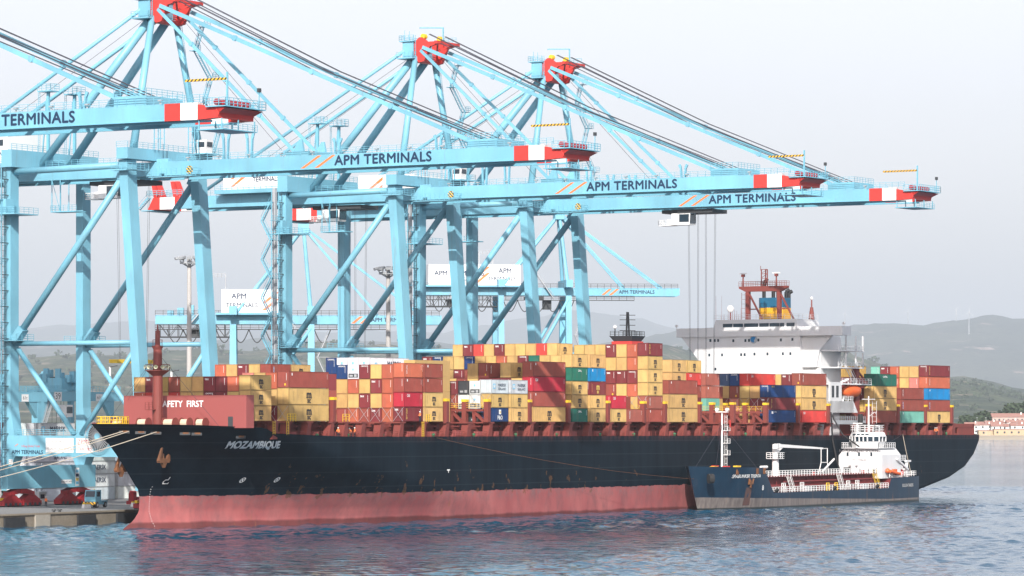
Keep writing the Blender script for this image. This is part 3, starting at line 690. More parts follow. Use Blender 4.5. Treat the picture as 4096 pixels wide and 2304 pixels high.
sp('tug_mark', on_hull(mk.mesh('mark'), 96.5, 9.4, .06), LWHITE)
# anchors
def anchor(X, z, side, name='anchor'):
    Y = HYC - h_half(X, z) if side > 0 else HYC + h_far(X, z); c = Vector((X, Y - side * .5, z)); m = MB()
    m.beam(c + Vector((.5, side * .9, 1.6)), c + Vector((-.2, 0, -1.1)), .5, .6); m.beam(c + Vector((-1.3, 0, -1.0)), c + Vector((1.2, 0, -1.0)), .8, .7)
    for k in (-1, 1):
        m.hexa([c + Vector(p) for p in ((k * 1.2 - .35, -.3, -1.1), (k * 1.2 + .35, -.3, -1.1), (k * 1.2 + .35, .3, -1.1), (k * 1.2 - .35, .3, -1.1), (k * 1.0 - .12, -.6, 1.3), (k * 1.0 + .12, -.6, 1.3), (k * 1.0 + .12, -.3, 1.3), (k * 1.0 - .12, -.3, 1.3))])
    m.hexa([c + Vector(p) for p in ((-.1, -.3, -2.2), (.1, -.3, -2.2), (.1, .2, -2.2), (-.1, .2, -2.2), (-.8, -.4, -.9), (.8, -.4, -.9), (.8, .4, -.9), (-.8, .4, -.9))])
    a = sp(name, m, RUST); 
    m = MB(); m.tube(c + Vector((.4, side * 1.0, 1.5)), c + Vector((.2, -side * .1, 1.1)), 1.15, 1.0, 14); part('hawse_pipe', m, HULL, a)
anchor(26.8, 12.6, 1); anchor(24.2, 11.0, -1)
# forecastle
BWX = 32.0
m = MB(); m.prism([(BWX, 17.15), (BWX + .35, 17.15), (BWX + .35, 22.75), (BWX - .0, 22.75)], 'y', -.8, 25.3); m.box(BWX + .36, BWX + 2.2, -.8, -.5, 17.15, 22.75)
for y in (4, 8, 12, 16, 20, 24): m.box(BWX + .36, BWX + 1.6, y, y + .15, 16.3, 20.5)
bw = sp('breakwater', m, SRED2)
l = letter('SAFETY  FIRST', (BWX - .02, 12.9, 21.25), LWHITE, bw, 1.5, BOWF, bold=.035, sx=1.0)
sp('breakwater_door', MB().box(BWX - .06, BWX, 2.0, 3.0, 17.2, 19.1), DARK)
m = MB(); y0, y1, X0, z0 = 15.2, 21.5, 16.2, 17.75
m.rail([(17.0, 19.4, z0 - .4), (18.6, 16.2, z0 - .4), (21.8, 16.4, z0 - .4), (21.8, 20.2, z0 - .4), (17.0, 19.4, z0 - .4)], 1.75, .6, .1)
sp('bow_railing', m, YEL)
MX, MY = 27.0, 14.2
m = MB(); m.tube((MX, MY, 16.3), (MX, MY, 27.2), .9, .85, 18); m.tube((MX, MY, 27.2), (MX, MY, 31.2), .8, .7, 16); m.tube((MX, MY, 31.2), (MX, MY, 33.8), .45, .4, 12); m.tube((MX, MY, 33.8), (MX, MY, 34.9), .18, .1, 8)
mast = sp('foremast', m, SRED, smooth=False)
m = MB(); m.tube((MX, MY, 26.0), (MX, MY, 26.9), .8, 2.0, 18); m.tube((MX, MY, 26.9), (MX, MY, 27.0), 2.1, 2.1, 18)
for i in range(16):
    a, b = 2 * math.pi * i / 16, 2 * math.pi * (i + 1) / 16; p = Vector((MX + 2.05 * math.cos(a), MY + 2.05 * math.sin(a), 27)); q = Vector((MX + 2.05 * math.cos(b), MY + 2.05 * math.sin(b), 27))
    m.beam(p, p + Vector((0, 0, 1)), .05); m.beam(p + Vector((0, 0, 1)), q + Vector((0, 0, 1)), .05); m.beam(p + Vector((0, 0, .5)), q + Vector((0, 0, .5)), .04)
part('platform', m, SRED, mast)
m = MB(); m.tube((MX, MY, 30.5), (MX, MY, 31.1), .7, 1.05, 14); 
for a in (0, 1.57, 3.14, 4.71): m.beam((MX + 1.05 * math.cos(a), MY + 1.05 * math.sin(a), 31.1), (MX + 1.05 * math.cos(a), MY + 1.05 * math.sin(a), 32.2), .05); m.beam((MX + 1.05 * math.cos(a), MY + 1.05 * math.sin(a), 32.2), (MX + 1.05 * math.cos(a + 1.57), MY + 1.05 * math.sin(a + 1.57), 32.2), .05)
part('upper_platform', m, SRED, mast)
m = MB(); m.box(MX - 1.9, MX - .8, MY - .3, MY + 1.2, 20.2, 20.35); m.rail([(MX - 1.9, MY - .3, 20.35), (MX - 1.9, MY + 1.2, 20.35), (MX - .8, MY + 1.2, 20.35)], 1.2, .7, .05); part('ladder_platform', m, SRED, mast)
m = MB(); m.ladder((MX - .2, MY - 1.0, 17), (MX - .2, MY - .9, 30), .4, (1, 0, 0)); part('ladder', m, SRED, mast)
for k, (dx, dy) in enumerate(((-1.5, 1.0), (-1.7, .2), (-1.6, -.9), (-.9, -1.5), (-.1, -1.7), (.8, -1.5))):
    d = Vector((dx, dy, 0)).normalized(); c = Vector((MX + dx, MY + dy, 27.55)); m = MB(); m.tube(c, c + d * .55, .1, .36, 12, caps=False); m.tube(c - d * .2, c, .14, .14, 8); part('deck_floodlight', m, paint('lamp_cream', (.72, .74, .55), .5, .2), mast)
m = MB()
for p in ((16.5, 17, 18), (30, 3, 17), (31.5, 24, 22)): m.tube((MX, MY, 30), p, .03, n=4)
sp('mast_stays', m, ROPE)
for k, (x, y, dy) in enumerate(((22.5, 20, 2.2), (23.5, 15.5, 2.0), (25.6, 11.6, 2.2), (27.4, 9.4, 1.7), (29.2, 7.4, 1.7))):
    m = MB(); m.tube((x, y, 18.0), (x, y - dy, 18.0), .42, .42, 12)
    for yy in (y, y - dy): m.tube((x, yy + .05, 18.0), (x, yy - .06, 18.0), .95, .95, 16)
    m.box(x - .5, x + .5, y - dy, y, 16.3, 17.4); w = sp('mooring_winch', m, SRED)
    m = MB(); m.tube((x, y - .1, 18.0), (x, y - dy + .1, 18.0), .68, .68, 14); part('rope_drum', m, paint('hawser', (.62, .52, .38), .9, .3), w)
# fairleads in the bulwark
for X, z in ((18.6, 16.6), (20.4, 16.5), (22.2, 16.4), (25.8, 16.3), (27.4, 16.25), (34.8, 15.7)):
    Y = h_near(X, z); d = Vector((1, (h_near(X + .5, z) - h_near(X - .5, z)), 0)).normalized(); c = Vector((X, Y - .06, z))
    f = sp('fairlead', MB().beam(c - d * .9, c + d * .9, .25, .7), DARK); part('roller', MB().beam(c - d * .5 + Vector((0, -.14, 0)), c + d * .5 + Vector((0, -.14, 0)), .1, .3), RUST, f)

# ---- weather deck: coaming, pedestals, lashing bridges
DZ = 15.42; BZ = 18.35
m = MB(); m.box(41, 254, 3.4, 33.6, DZ, 17.95); m.box(262, 322, 4.0, 33, DZ, 17.95); sp('hatch_coaming', m, SRED)
slotsX = [34.4, 45.7, 61.8, 82.2, 97.2, 112.2, 127.2, 142.1, 157.5, 172.5, 181.2, 196.2, 211.1, 226.1, 241.1, 277.4, 292.2, 306.7]
for i, X in enumerate(slotsX):
    L = 6.2 if i in (0, 9) else 12.5
    sp('hatch_cover', MB().box(X - .2, X + L + .2, 2.7, 34, 17.95, BZ - .22), SRED)
PX = [41.5, 45.2, 51.5, 58.6, 63, 68.5, 74.5, 81, 88.5, 96.4, 104, 111.6, 119, 126.6, 134, 141.4, 149, 156.8, 164, 171.6, 180.2, 188, 195.2, 203, 210.3, 218.5, 225.4, 233, 240.4, 248, 255.2, 276.5, 284, 291, 298.5, 305.8, 313.5, 320.6]
ped = None
m = MB(); m.hexa([(-.55, .2, DZ - .2), (1.0, .2, DZ - .2), (1.0, 1.5, DZ - .2), (-.55, 1.5, DZ - .2), (0, -.05, BZ - .35), (.95, -.05, BZ - .35), (.95, 1.5, BZ - .35), (0, 1.5, BZ - .35)]); m.box(-.5, 1.5, -.1, 2.5, BZ - .35, BZ - .05)
pm = m.mesh('pedestal'); pm.materials.append(SRED)
for X in PX: o = sp('pedestal', pm, None); o.location = Vector((X, 0, 0)) - SB
m = MB()
for a, b in zip(PX, PX[1:]):
    if b - a < 12: m.box(a + 1.02, b - .6, 1.6, 1.9, 17.35, 17.6); m.box(a + 1.02, b - .6, 2.9, 3.3, 16.9, 17.9)
sp('longitudinal_beam', m, SRED)
m = MB()
for a, b in zip(PX, PX[1:]):
    if b - a < 12: m.rail([(a + 1.1, .3, DZ), (b - .65, .3, DZ)], 1.1, 1.6, .06)
sp('deck_railing', m, SRED)
random.seed(31); m0 = {}
for i, (a, b) in enumerate(zip(PX, PX[1:])):
    if b - a > 12: continue
    for k in range(random.choice((1, 2, 2))):
        x = random.uniform(a + 1.2, b - 2.6); w = random.uniform(.9, 1.9)
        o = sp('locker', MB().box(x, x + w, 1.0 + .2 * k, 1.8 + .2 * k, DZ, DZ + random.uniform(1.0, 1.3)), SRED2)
    if i % 2 == 0:
        x = random.uniform(a + 1.4, b - 1.5); sp('ventilator', MB().ball((x, .8, DZ + .5), .33, 8, 6).tube((x, .8, DZ), (x, .8, DZ + .4), .2, n=8), paint('valve_green', (.03, .22, .10), .5, .3))
    x = (a + b) / 2; sp('coaming_stay', MB().hexa([(x, 2.2, DZ), (x + .15, 2.2, DZ), (x + .15, 3.4, DZ), (x, 3.4, DZ), (x, 3.0, 17.8), (x + .15, 3.0, 17.8), (x + .15, 3.4, 17.8), (x, 3.4, 17.8)]), SRED)
LB = [59.4, 96.5, 111.0, 126.0, 140.7, 156.2, 170.9, 179.6, 194.5, 209.5, 224.6, 239.6, 254.4, 275.2, 290.3, 305.2, 320.0]
CAP = 22.6; ncol = {111.0: 9, 96.5: 5, 209.5: 9, 224.6: 9, 194.5: 5, 59.4: 4}
colm = MB().box(-.45, .45, 0, .95, BZ - .1, CAP - .5).mesh('column'); colm.materials.append(SRED); capm = MB().box(-.52, .52, -.07, 1.02, CAP - .5, CAP).mesh('cap'); capm.materials.append(YEL)
for X in LB:
    lb = sp('lashing_bridge', MB().box(X - .35, X + .35, .95, 33, CAP - 2.3, CAP - 1.9).box(X - .3, X + .3, .95, 33, BZ - .3, BZ - .06), SRED)
    for k in range(ncol.get(X, 3)):
        for me, nm in ((colm, 'column'), (capm, 'column_cap')):
            o = part(nm, me, None, lb); o.location = (X, -.25 + k * 4.95, 0)
        if k < ncol.get(X, 3) - 1 and X in ncol:
            y = .7 + k * 4.95; part('brace', MB().beam((X, y + .2, BZ), (X, y + 2.4, CAP - 2.4), .5, .5, up=(1, 0, 0)).box(X - .25, X + .25, y + 2.1, y + 2.7, BZ, CAP - 2.3), SRED, lb)
    r_ = MB(); r_.rail([(X - .3, 1, CAP - 1.9), (X - .3, 25, CAP - 1.9)], 1.1, 1.5, .05); part('handrail', r_, YEL, lb)
m = MB()
for x0, x1, y in ((45, 47.5, -.2), (62, 64, -.2), (89.5, 91, .0)): m.rail([(x0, y, 18.3), (x1, y, 18.3)], 1.3, .7, .08)
for x in (40.9, 45, 88): m.ladder((x, -.25, h_top(x) - .1), (x, -.25, BZ), .6, (1, 0, 0))
sp('deck_ladders', m, YEL)
# ---- containers
ORD = 'first second third fourth fifth sixth seventh eighth ninth tenth eleventh twelfth thirteenth fourteenth fifteenth sixteenth seventeenth eighteenth'.split()
def stack(si, X, codes, row, L=12.19, H=2.591, pitch=2.63, base=None, ahead=0, expose=True, logo=None, tag_=''):
    z = (BZ if row == 0 else BZ - .2) if base is None else base; Y = row * 2.50
    for t, c in enumerate(codes):
        if c == '.': z += pitch; continue
        lg = None
        if expose and (expose is True or t >= expose):
            lg = (logo or {}).get(t) or {'t': 'msc', 'y': 'msc', 'o': 'triton', 's': 'triton', 'b': random.choice(('triton', 'plain', 'genstar')), 'm': random.choice(('gold', 'plain')), 'R': 'cai', 'r': 'cai', 'g': 'green', 'G': 'maersk', 'n': 'seaco', 'u': 'plain', 'w': 'maersk'}.get(c)
        em = None
        if lg is None and t < ahead and not (expose is True or (expose and t >= expose)):
            HIDDEN.append((MS @ Matrix.Translation((X, Y, z)), L, pitch - .03, c)); z += pitch; continue
        if t >= ahead: em = {'m': random.choice(('tex', 'num', 'tex', 'cronos')), 'b': random.choice(('num', 'sticker')), 'o': 'num', 's': 'num', 'r': 'num', 'R': 'num', 'n': 'cronos', 'p': 'num', 'w': 'star', 'e': 'num', 'a': 'num'}.get(c)
        size = 'short' if L < 7 else 'long'
        lab = '%s %s container, %s tier, %s row from waterside, %s bay from bow%s' % (CC[c][0], size, ORD[t], ORD[row], ORD[si - 1], tag_)
        container(MS @ Matrix.Translation((X, Y, z)), L, H, c, lab, 'containers on deck', lg, em, sz=(pitch - .03) / H, hasdoors=(c == 'G'), reefer=(c in 'wk' and t >= ahead and L < 13))
        z += pitch
HIDDEN = []
random.seed(12)
S20, S40 = 6.058, 12.19
def fill(n, top_): return ''.join(random.choice('tbmbotm') for _ in range(n - len(top_))) + top_
A, Bk = ', forward half', ', aft half'
for r, c in enumerate(('ttt', 'mto', 'bmm', 'tmm', 'btt', 'ttt', 'mrb', 'tty', 'brm', 'tot')): stack(1, 34.4, c, r, S20, expose=(r == 0), ahead=1)
for r, c in enumerate(('ttb', 'mto', 'bbt', 'bbp')): stack(2, 45.7, c, r, S40, 2.896, 2.89, expose=(r == 0), ahead=0 if r < 2 else 2, logo={2: 'plain'})
stack(3, 61.6, 'btmb', 6, S20, expose=2, ahead=9, tag_=A); stack(3, 67.9, 'btbt', 6, S20, expose=2, ahead=9, tag_=Bk)
for r, c in ((7, 't'), (8, 'm'), (9, 't'), (10, 'o')): stack(3, 61.6, fill(4, c), r, S40, expose=False, ahead=3)
stack(4, 82.2, 'mRbo', 0, S20, 2.591, 2.665, logo={0: 'gold', 2: 'plain'}, tag_=A); stack(4, 89.1, 'ttbb', 0, S20, 2.591, 2.665, tag_=Bk, logo={2: 'plain', 3: 'plain'})
for r, c in ((1, 'oooo'), (2, 'mtmt'), (3, 'bmtm'), (4, 'otow'), (5, 'bttn')): stack(4, 82.2, c, r, S40, 2.591, 2.665, expose=False)
stack(5, 97.2, 'tttt', 3, S40, 2.896, 2.93, expose=False, ahead=9)
for r, c in ((4, 'bmt'), (5, 'tbt'), (6, 'bbm')): stack(5, 97.2, c, r, S40, expose=False, ahead=9)
for r, c in ((7, 'tbtw'), (8, 'btmw'), (9, 'bbmw'), (10, 'tbmn')): stack(5, 97.0, c, r, 13.5, 2.896, 3.08, expose=(3 if r == 7 else False), ahead=3, logo={3: 'maersk'})
stack(6, 112.2, 'ntG', 0, S20, 2.591, 2.665, logo={0: 'po'}, tag_=A); stack(6, 119.3, 'ttG', 0, S20, 2.591, 2.665, tag_=Bk)
for r, c in ((1, 'kww'), (2, 'kwk'), (3, 'bbm'), (4, 'tm'), (5, 'tb')): stack(6, 112.2, c, r, S40, 2.591, 2.665, expose=False)
stack(7, 127.4, 'tbRb', 0, S40, 2.896, 2.92, logo={1: 'plain', 3: 'plain'})
for r, c in ((1, 'bmt'), (3, 'mkm'), (5, 'bmtt'), (6, 'btb'), (7, 'bbt'), (8, 'mbt'), (9, 'tbb')): stack(7, 127.4, c, r, S40, 2.896, 2.9, expose=False, ahead=2)
for r, c in ((2, 'btmt'), (4, 'btmb')): stack(7, 127.4, c, r, S20, 2.896, 2.92, expose=3, ahead=2, logo={3: 'msc' if r == 2 else 'triton'})
stack(8, 142.1, 'gttgt', 0, S20, 2.591, 2.675, tag_=A, logo={3: 'green'}); stack(8, 149.2, 'ttmut', 0, S20, 2.591, 2.675, tag_=Bk, logo={2: 'msc'})
for r, c in enumerate('ttgmtottnttnm', 1): stack(8, 142.1, fill(5, c), r, S40, 2.591, 2.675, expose=False, ahead=3)
stack(9, 157.5, 'tR', 0, S20, 2.591, 2.665, tag_=A); stack(9, 164.2, 's', 0, S20, 2.591, 2.665, tag_=Bk)
for r, c in ((1, 'tb'), (2, 'mb'), (3, 'bt'), (4, 'tb')): stack(9, 157.5, c, r, S40, 2.591, 2.665, expose=False, ahead=9)
for r, c in enumerate('trtttmtrmt', 5):
    stack(9, 157.5, fill(5, 't'), r, S40, 2.591, 2.69, expose=False, ahead=5); stack(9, 157.5, '.....' + c, r, S20, 2.591, 2.69, expose=(r == 5), ahead=5)
for r, c in enumerate(('bstttm', 'btomoo', 'bttmtt', 'ttbmtm', 'bttbtt', 'ttbttt', 'btttbt')): stack(10, 172.5, c, r, S20, 2.591, 2.69, expose=(r == 0), ahead=1 if r == 0 else 2, logo={0: 'plain', 1: 'triton', 5: 'gold'})
for r, c in enumerate(('ttb', 'tbt', 'btm', 'tbt', 'bbt')): stack(11, 181.3, c, r, S40, 2.896, 2.9, expose=(r == 0), ahead=9, logo={2: 'plain'})
stack(12, 196.2, 'mtbtt', 3, S20, 2.591, 2.68, expose=3, ahead=4, tag_=A); stack(12, 202.9, 'ymbrt', 3, S20, 2.591, 2.68, expose=2, ahead=9, tag_=Bk)
for r in (4, 5, 6): stack(12, 196.2, fill(5, 't'), r, S40, 2.591, 2.68, expose=False, ahead=4)
stack(13, 211.1, 'bess', 3, S20, 2.591, 2.68, expose=2, ahead=9, logo={2: 'plain', 3: 'plain', 1: 'plain'})
for r, c in ((4, 'btb'), (5, 'tbb')): stack(13, 211.1, c, r, S40, 2.591, 2.68, expose=False, ahead=9)
for r, c in enumerate(('nmn', 'bmt', 'tytr', 'bpbn', 'bbta', 'bmm')): stack(14, 226.2, c, r, S40, 2.591, 2.72, expose=(True if r == 0 else (3 if r == 2 else False)), ahead=1, logo={0: 'dal', 1: 'gold', 2: 'seaco'} if r == 0 else None)
for r, c in enumerate(('rttb', 'bbtm', 'bbtt', 'bbt', 'tbt')): stack(15, 241.2, c, r, S40, 2.591, 2.72, expose=(r == 0), ahead=3, logo={3: 'triton'})
for r, c in enumerate(('bttg', 'mtm', 'ttb', 'tbt')): stack(16, 277.4, c, r, S40, 2.591 if r else 2.896, 2.72 if r else 2.8, expose=(r == 0), ahead=0, logo={0: 'plain', 3: 'capital'})
for r, c in enumerate(('ebb', 'bbb', 'tbm')): stack(17, 292.2, c, r, S40, 2.591, 2.72, expose=(r == 0), ahead=9, logo={0: 'plain', 1: 'genstar', 2: 'triton'})
for r in (6, 7): stack(17, 292.2, fill(5, 'y'), r, S40, 2.591, 2.72, expose=(4 if r == 6 else False), ahead=4)
for r, c in enumerate(('tbuom', 'bbbpt', 'bbbtt', 'bbboo', 'bbbbm', 'bbbbe')): stack(18, 306.8, c, r, S40, 2.591, 2.72, expose=(r == 0), ahead=3, logo={1: 'genstar', 3: 'triton', 4: 'gold'})
# boxes buried inside the stacks: nothing of them shows, they only carry the ones above
hb_ = MB(); hcol = []
for M_, L_, H_, c_ in HIDDEN: hb_.hexa([M_ @ Vector(p) for p in ((0, 0, 0), (L_, 0, 0), (L_, 2.438, 0), (0, 2.438, 0), (0, 0, H_), (L_, 0, H_), (L_, 2.438, H_), (0, 2.438, H_))]); hcol += [list(CC).index(c_)] * 6
me = hb_.mesh('stacked_containers')
for c_ in CC: me.materials.append(paint('container_' + CC[c_][0].replace(' ', '_'), CC[c_][1], .6, .3))
me.polygons.foreach_set('material_index', hcol)
top('stacked_containers', me, None, 'containers packed inside the deck stacks between the outer ones', 'containers', kind='stuff')
# lashing rods crossed over the bow-facing container ends
m = MB()
for X, rows, z in ((34.3, (), 0), (82.1, (0, 1, 2, 3, 4), BZ), (112.1, (0, 1, 2, 3), BZ + 2.7), (172.4, (0, 1), BZ + 2.7), (226.1, (0, 1, 2, 3, 4), BZ + 2.7), (45.6, (0, 1), BZ), (277.3, (0,), BZ + 2.7)):
    for r in rows:
        y = r * 2.5; m.beam((X - .25, y + .1, z), (X - .05, y + 2.3, z + 2.6), .045); m.beam((X - .25, y + 2.3, z), (X - .05, y + .1, z + 2.6), .045)
sp('lashing_rods', m, GREY)

# ---- accommodation block
HX = 258.0
SW = paint('ship_white', (0.68, 0.69, 0.70), 0.5, 0.22, (0.50, 0.45, 0.39), scale=.3)
m = MB(); m.box(HX, HX + 13, 8.9, 34.2, DZ, 38.1); house_ = sp('accommodation_block', m, SW)
m = MB(); m.hexa([(HX - .3, -1.8, 37.9), (HX + 4.2, -1.8, 37.9), (HX + 4.2, 40.4, 37.9), (HX - .3, 40.4, 37.9), (HX - .3, -1.8, 39.95), (HX + 4.2, -1.8, 39.95), (HX + 4.2, 40.4, 39.95), (HX - .3, 40.4, 39.95)]); sp('bridge_wing', m, SW)
sp('wing_bracket', MB().prism([(34.2, 37.9), (39.2, 37.9), (34.2, 31.8)], 'x', HX + .05, HX + 1.2), SW); m = MB(); m.prism([(8.9, 37.9), (1.4, 37.9), (4.6, 34.6), (5.4, 30.8), (8.9, 30.8)], 'x', HX + 1.0, HX + 1.8); sp('wing_bracket', m, SW)
m = MB(); m.prism([(9.4, 39.95), (31.0, 39.95), (30.4, 41.75), (10.0, 41.75)], 'x', HX + .1, HX + 11); wh = sp('wheelhouse', m, SW)
m = MB(); m.rail([(HX + .4, 31, 41.75), (HX + .4, 9.4, 41.75), (HX + 10, 9.4, 41.75)], 1.1, 1.8, .06); part('roof_railing', m, SW, wh)
for a, b in ((28.5, 26.05), (25.85, 23.35), (23.1, 19.5), (19.2, 16.8), (16.6, 14.1), (14.0, 12.9), (12.3, 10.3)): part('window', MB().box(HX + .0, HX + .2, b, a, 40.05, 40.85), GLASS, wh)
for y, z in ((31.7, 37.1), (30.6, 37.1), (29.7, 37.1), (25.8, 37), (22.7, 37), (21.8, 37), (19.4, 37.05), (13.7, 37), (10.8, 37.1), (32, 33.8), (28.7, 33.8), (23.8, 33.8), (22.9, 33.8), (20.4, 33.9), (17.1, 33.9), (13.2, 33.9), (11.3, 33.9), (30.4, 30.6)):
    f = part('window', MB().box(HX - .04, HX + .02, y - .24, y + .24, z - .32, z + .32), GLASS, house_, off=None)
m = MB()
for z in (35.3, 31.9): m.box(HX - .035, HX, 8.9, 34.2, z, z + .06)
part('deck_seam', m, SW, house_)
d = ring(0, .95, 28, False); o = part('company_emblem', d, GREY, house_); o.location = (HX - .05, 20.6, 37.2); o.rotation_euler = BOWF
m = MB(); pts = [(.5, .6), (-.1, .75), (-.6, .5), (-.82, 0), (-.6, -.5), (-.1, -.7), (.25, -.55), (.05, -.2), (.35, .05)]; m.v = [(x, y, 0) for x, y in pts]; m.f = [tuple(reversed(range(len(pts))))]
o = part('emblem_swirl', m, flat('emblem_blue', (.01, .17, .40)), house_); o.location = (HX - .06, 20.6, 37.2); o.rotation_euler = BOWF
# near-side galleries and stairs
m = MB()
for z in (30.6, 34.4): m.box(HX + 1.9, HX + 15, .2, 8.9, z, z + .25)
m.box(HX + 3, HX + 18, -.2, 8.9, 26.9, 27.2)
for x in (HX + 6, HX + 11, HX + 14.6):
    for z in (30.85, 34.65): m.box(x, x + .3, .3, .6, z, z + 3.3)
m.box(HX + 1.9, HX + 12, 4.6, 8.9, 27.2, 37.9); gal = sp('side_gallery', m, SW)
m = MB()
for z in (30.85, 34.65): m.rail([(HX + 1.9, .3, z), (HX + 15, .3, z), (HX + 15, 8, z)], 1.1, 1.5, .07)
m.rail([(HX + 3, -.1, 27.2), (HX + 18, -.1, 27.2)], 1.1, 1.5, .07); part('railing', m, SW, gal)
m = MB(); m.stair((HX + 9, 1.5, 30.8), (HX + 13, 1.5, 27.2), .9, (0, 1, 0)); m.stair((HX + 9, 1.5, 34.6), (HX + 5, 1.5, 30.8), .9, (0, 1, 0)); part('stairway', m, SW, gal)
def arch(y, z): 
    mm = MB(); mm.prism([(y - .6, z), (y + .6, z), (y + .6, z + 1.6), (y + .35, z + 2.05), (y, z + 2.2), (y - .35, z + 2.05), (y - .6, z + 1.6)], 'x', HX + 1.86, HX + 1.9); return mm
for y, z in ((7.0, 30.9), (7.0, 34.7)): part('arched_opening', arch(y, z), GREY, gal)
m = MB(); m.box(255.2, 256.4, .0, 1.2, DZ, 23.2); m.box(255.2, 267, .0, 8.9, 20.6, 23.2); m.box(255.2, 263, 4, 8.9, 23.2, 27.0); m.prism([(256.4, 23.2), (267, 23.2), (269.2, 20.6), (256.4, 20.6)], 'y', .0, .4); m.box(256.4, 266, 3, 8.9, DZ, 20.6); m.box(255.2, 261, .0, .4, 23.2, 27.4)
lh = sp('lower_deckhouse', m, SW)
for x in (256.0, 258.2): part('opening', MB().box(x, x + 1.2, -.05, 0.02, 24.0, 26.6), DARK, lh)
m = MB(); m.rail([(261, .1, 23.2), (267, .1, 23.2), (267, 8, 23.2)], 1.1, 1.2, .08); part('railing', m, CWHITE, lh)
for x in (258.6, 260.6, 262.6): part('porthole', MB().box(x, x + .5, 2.95, 3.01, 18.0, 19.0), GLASS, lh)
sp('gangway', MB().box(257.5, 273, -.15, .5, 18.0, 18.9).rail([(257.5, -.1, 18.9), (273, -.1, 18.9)], .9, 1.0, .07), GREY)
# lifeboat and davit
m = MB(); c = Vector((268.2, 1.2, 25.6))
for part_, zz in (('b', 0),):
    pass
N = 12
prof = [(-3.9, .25, .5), (-3.2, 1.0, 1.1), (-1.8, 1.35, 1.45), (0, 1.45, 1.55), (1.8, 1.4, 1.5), (3.2, 1.1, 1.2), (3.8, .6, .7)]
for x, ry, rz in prof:
    for i in range(N): a = 2 * math.pi * i / N; m.v.append((c.x + x, c.y + ry * math.cos(a), c.z + rz * (math.sin(a) if math.sin(a) < 0 else math.sin(a) * (.85))))
for j in range(len(prof) - 1):
    for i in range(N): a = j * N + i; b = j * N + (i + 1) % N; m.f.append((a, b, b + N, a + N))
m.f += [tuple(reversed(range(N))), tuple((len(prof) - 1) * N + i for i in range(N))]
boat = thing('lifeboat', 'orange enclosed lifeboat hanging beside the white deckhouse', 'lifeboat', mat=MS @ Matrix.Translation((268.2, 1.2, 24.1)))
OR_ = paint('lifeboat_orange', (0.75, 0.13, 0.025), .45, .25); part('hull', m, OR_, boat, off=(-268.2, -1.2, -24.1), smooth=True)
m = MB(); m.box(-1.9, 1.2, -.7, .7, 2.6, 3.1); part('canopy', m, OR_, boat); part('window', MB().box(-1.5, -.6, -.75, .75, 2.7, 2.95), GLASS, boat)
m = MB(); m.beam((266, 2.2, 23.2), (266.4, .9, 27.4), .35); m.beam((270.5, 2.2, 23.2), (270.2, .9, 27.4), .35); m.beam((264.6, 2, 27.5), (266.4, 1, 28.2), .4); dv = sp('davit', m, CWHITE)
m = MB(); m.box(271, 272.6, 1.2, 2.4, 15.5, 31.0); m.beam((271.8, 1.8, 30.6), (276.3, 1.8, 28.2), .35); m.box(272.6, 278.5, 1.4, 2.2, 27.3, 27.9); m.box(271, 276, 1.4, 2.2, 26.6, 27.1); sp('stores_crane', m, SRED)
m = MB(); m.tube((262.6, 2.4, 23.2), (262.6, 2.4, 25.6), .45, .4); m.tube((262.6, 2.4, 25.6), (262.6, 2.4, 26.6), .9, .6); sp('mushroom_vent', m, SRED)
# radar mast
m = MB()
for y in (24.1, 16.15): m.beam((262, y, 41.7), (262, y, 48.2), .8, 1.0, up=(1, 0, 0)); 
for y, s in ((24.1, 1), (16.15, -1)):
    m.beam((262, y - .4 , 47.5), (262, y - 3.7, 41.7), .35); m.beam((262, y - .5, 44.2), (262, y - 2.2, 44.2), .25)
m.prism([(14.0, 48.9), (26.2, 48.9), (25.6, 49.3), (26.2, 49.6), (14.0, 49.6), (14.4, 48.3), (25.8, 48.3)][:0] or [(15.6, 48.2), (24.6, 48.2), (26.2, 48.95), (26.2, 49.4), (14.0, 49.4), (14.0, 48.95)], 'x', 261.4, 262.7)
rm = sp('radar_mast', m, SRED)
m = MB(); m.rail([(261.4, 26.2, 49.4), (261.4, 14, 49.4)], 1.1, 1.2, .06); m.rail([(262.7, 26.2, 49.4), (262.7, 14, 49.4)], 1.1, 1.2, .06); part('railing', m, SRED, rm)
m = MB()
for y in (20.7, 19.2): m.beam((262, y, 49.4), (262, y, 53.2), .2); 
m.beam((262.6, 19.95, 49.4), (262.6, 19.95, 53.2), .2)
for z in (50.2, 51.2, 52.2, 53.2): m.beam((262, 20.7, z), (262, 19.2, z), .12); m.beam((262, 20.7, z - .9), (262, 19.2, z), .08)
m.beam((262, 20.9, 53), (262, 20.9, 54), .1); part('lattice_top', m, SRED, rm)
for y, nm in ((25.4, 'radar_scanner'), (16.9, 'radar_scanner')):
    m = MB(); m.tube((262, y, 49.4), (262, y, 51.6), .22, .16, 8); m.box(261.6, 262.4, y - .3, y + .3, 51.6, 52.2); o = part(nm, m, SRED, rm); m = MB(); m.box(261.8, 262.1, y - 1.0, y + 1.0, 52.25, 52.45); part('antenna', m, CWHITE, o)
m = MB(); m.ladder((261.4, 25.0, 41.8), (261.4, 25.0, 48), .9, (0, 1, 0), .9); part('ladder', m, SRED, rm)
def dome(x, y, z, h, r, label=None):
    m = MB(); m.tube((x, y, z), (x, y, z + h), .18, .15, 8); o = sp('dome_post', m, SRED); m = MB(); m.ball((x, y, z + h + r * .8), r, 14, 8, sz=1.1); part('satellite_dome', m, CWHITE, o, smooth=True)
dome(263, 29.2, 41.75, 2.0, .8); dome(268, 11.0, 41.75, 4.6, .35)
m = MB()
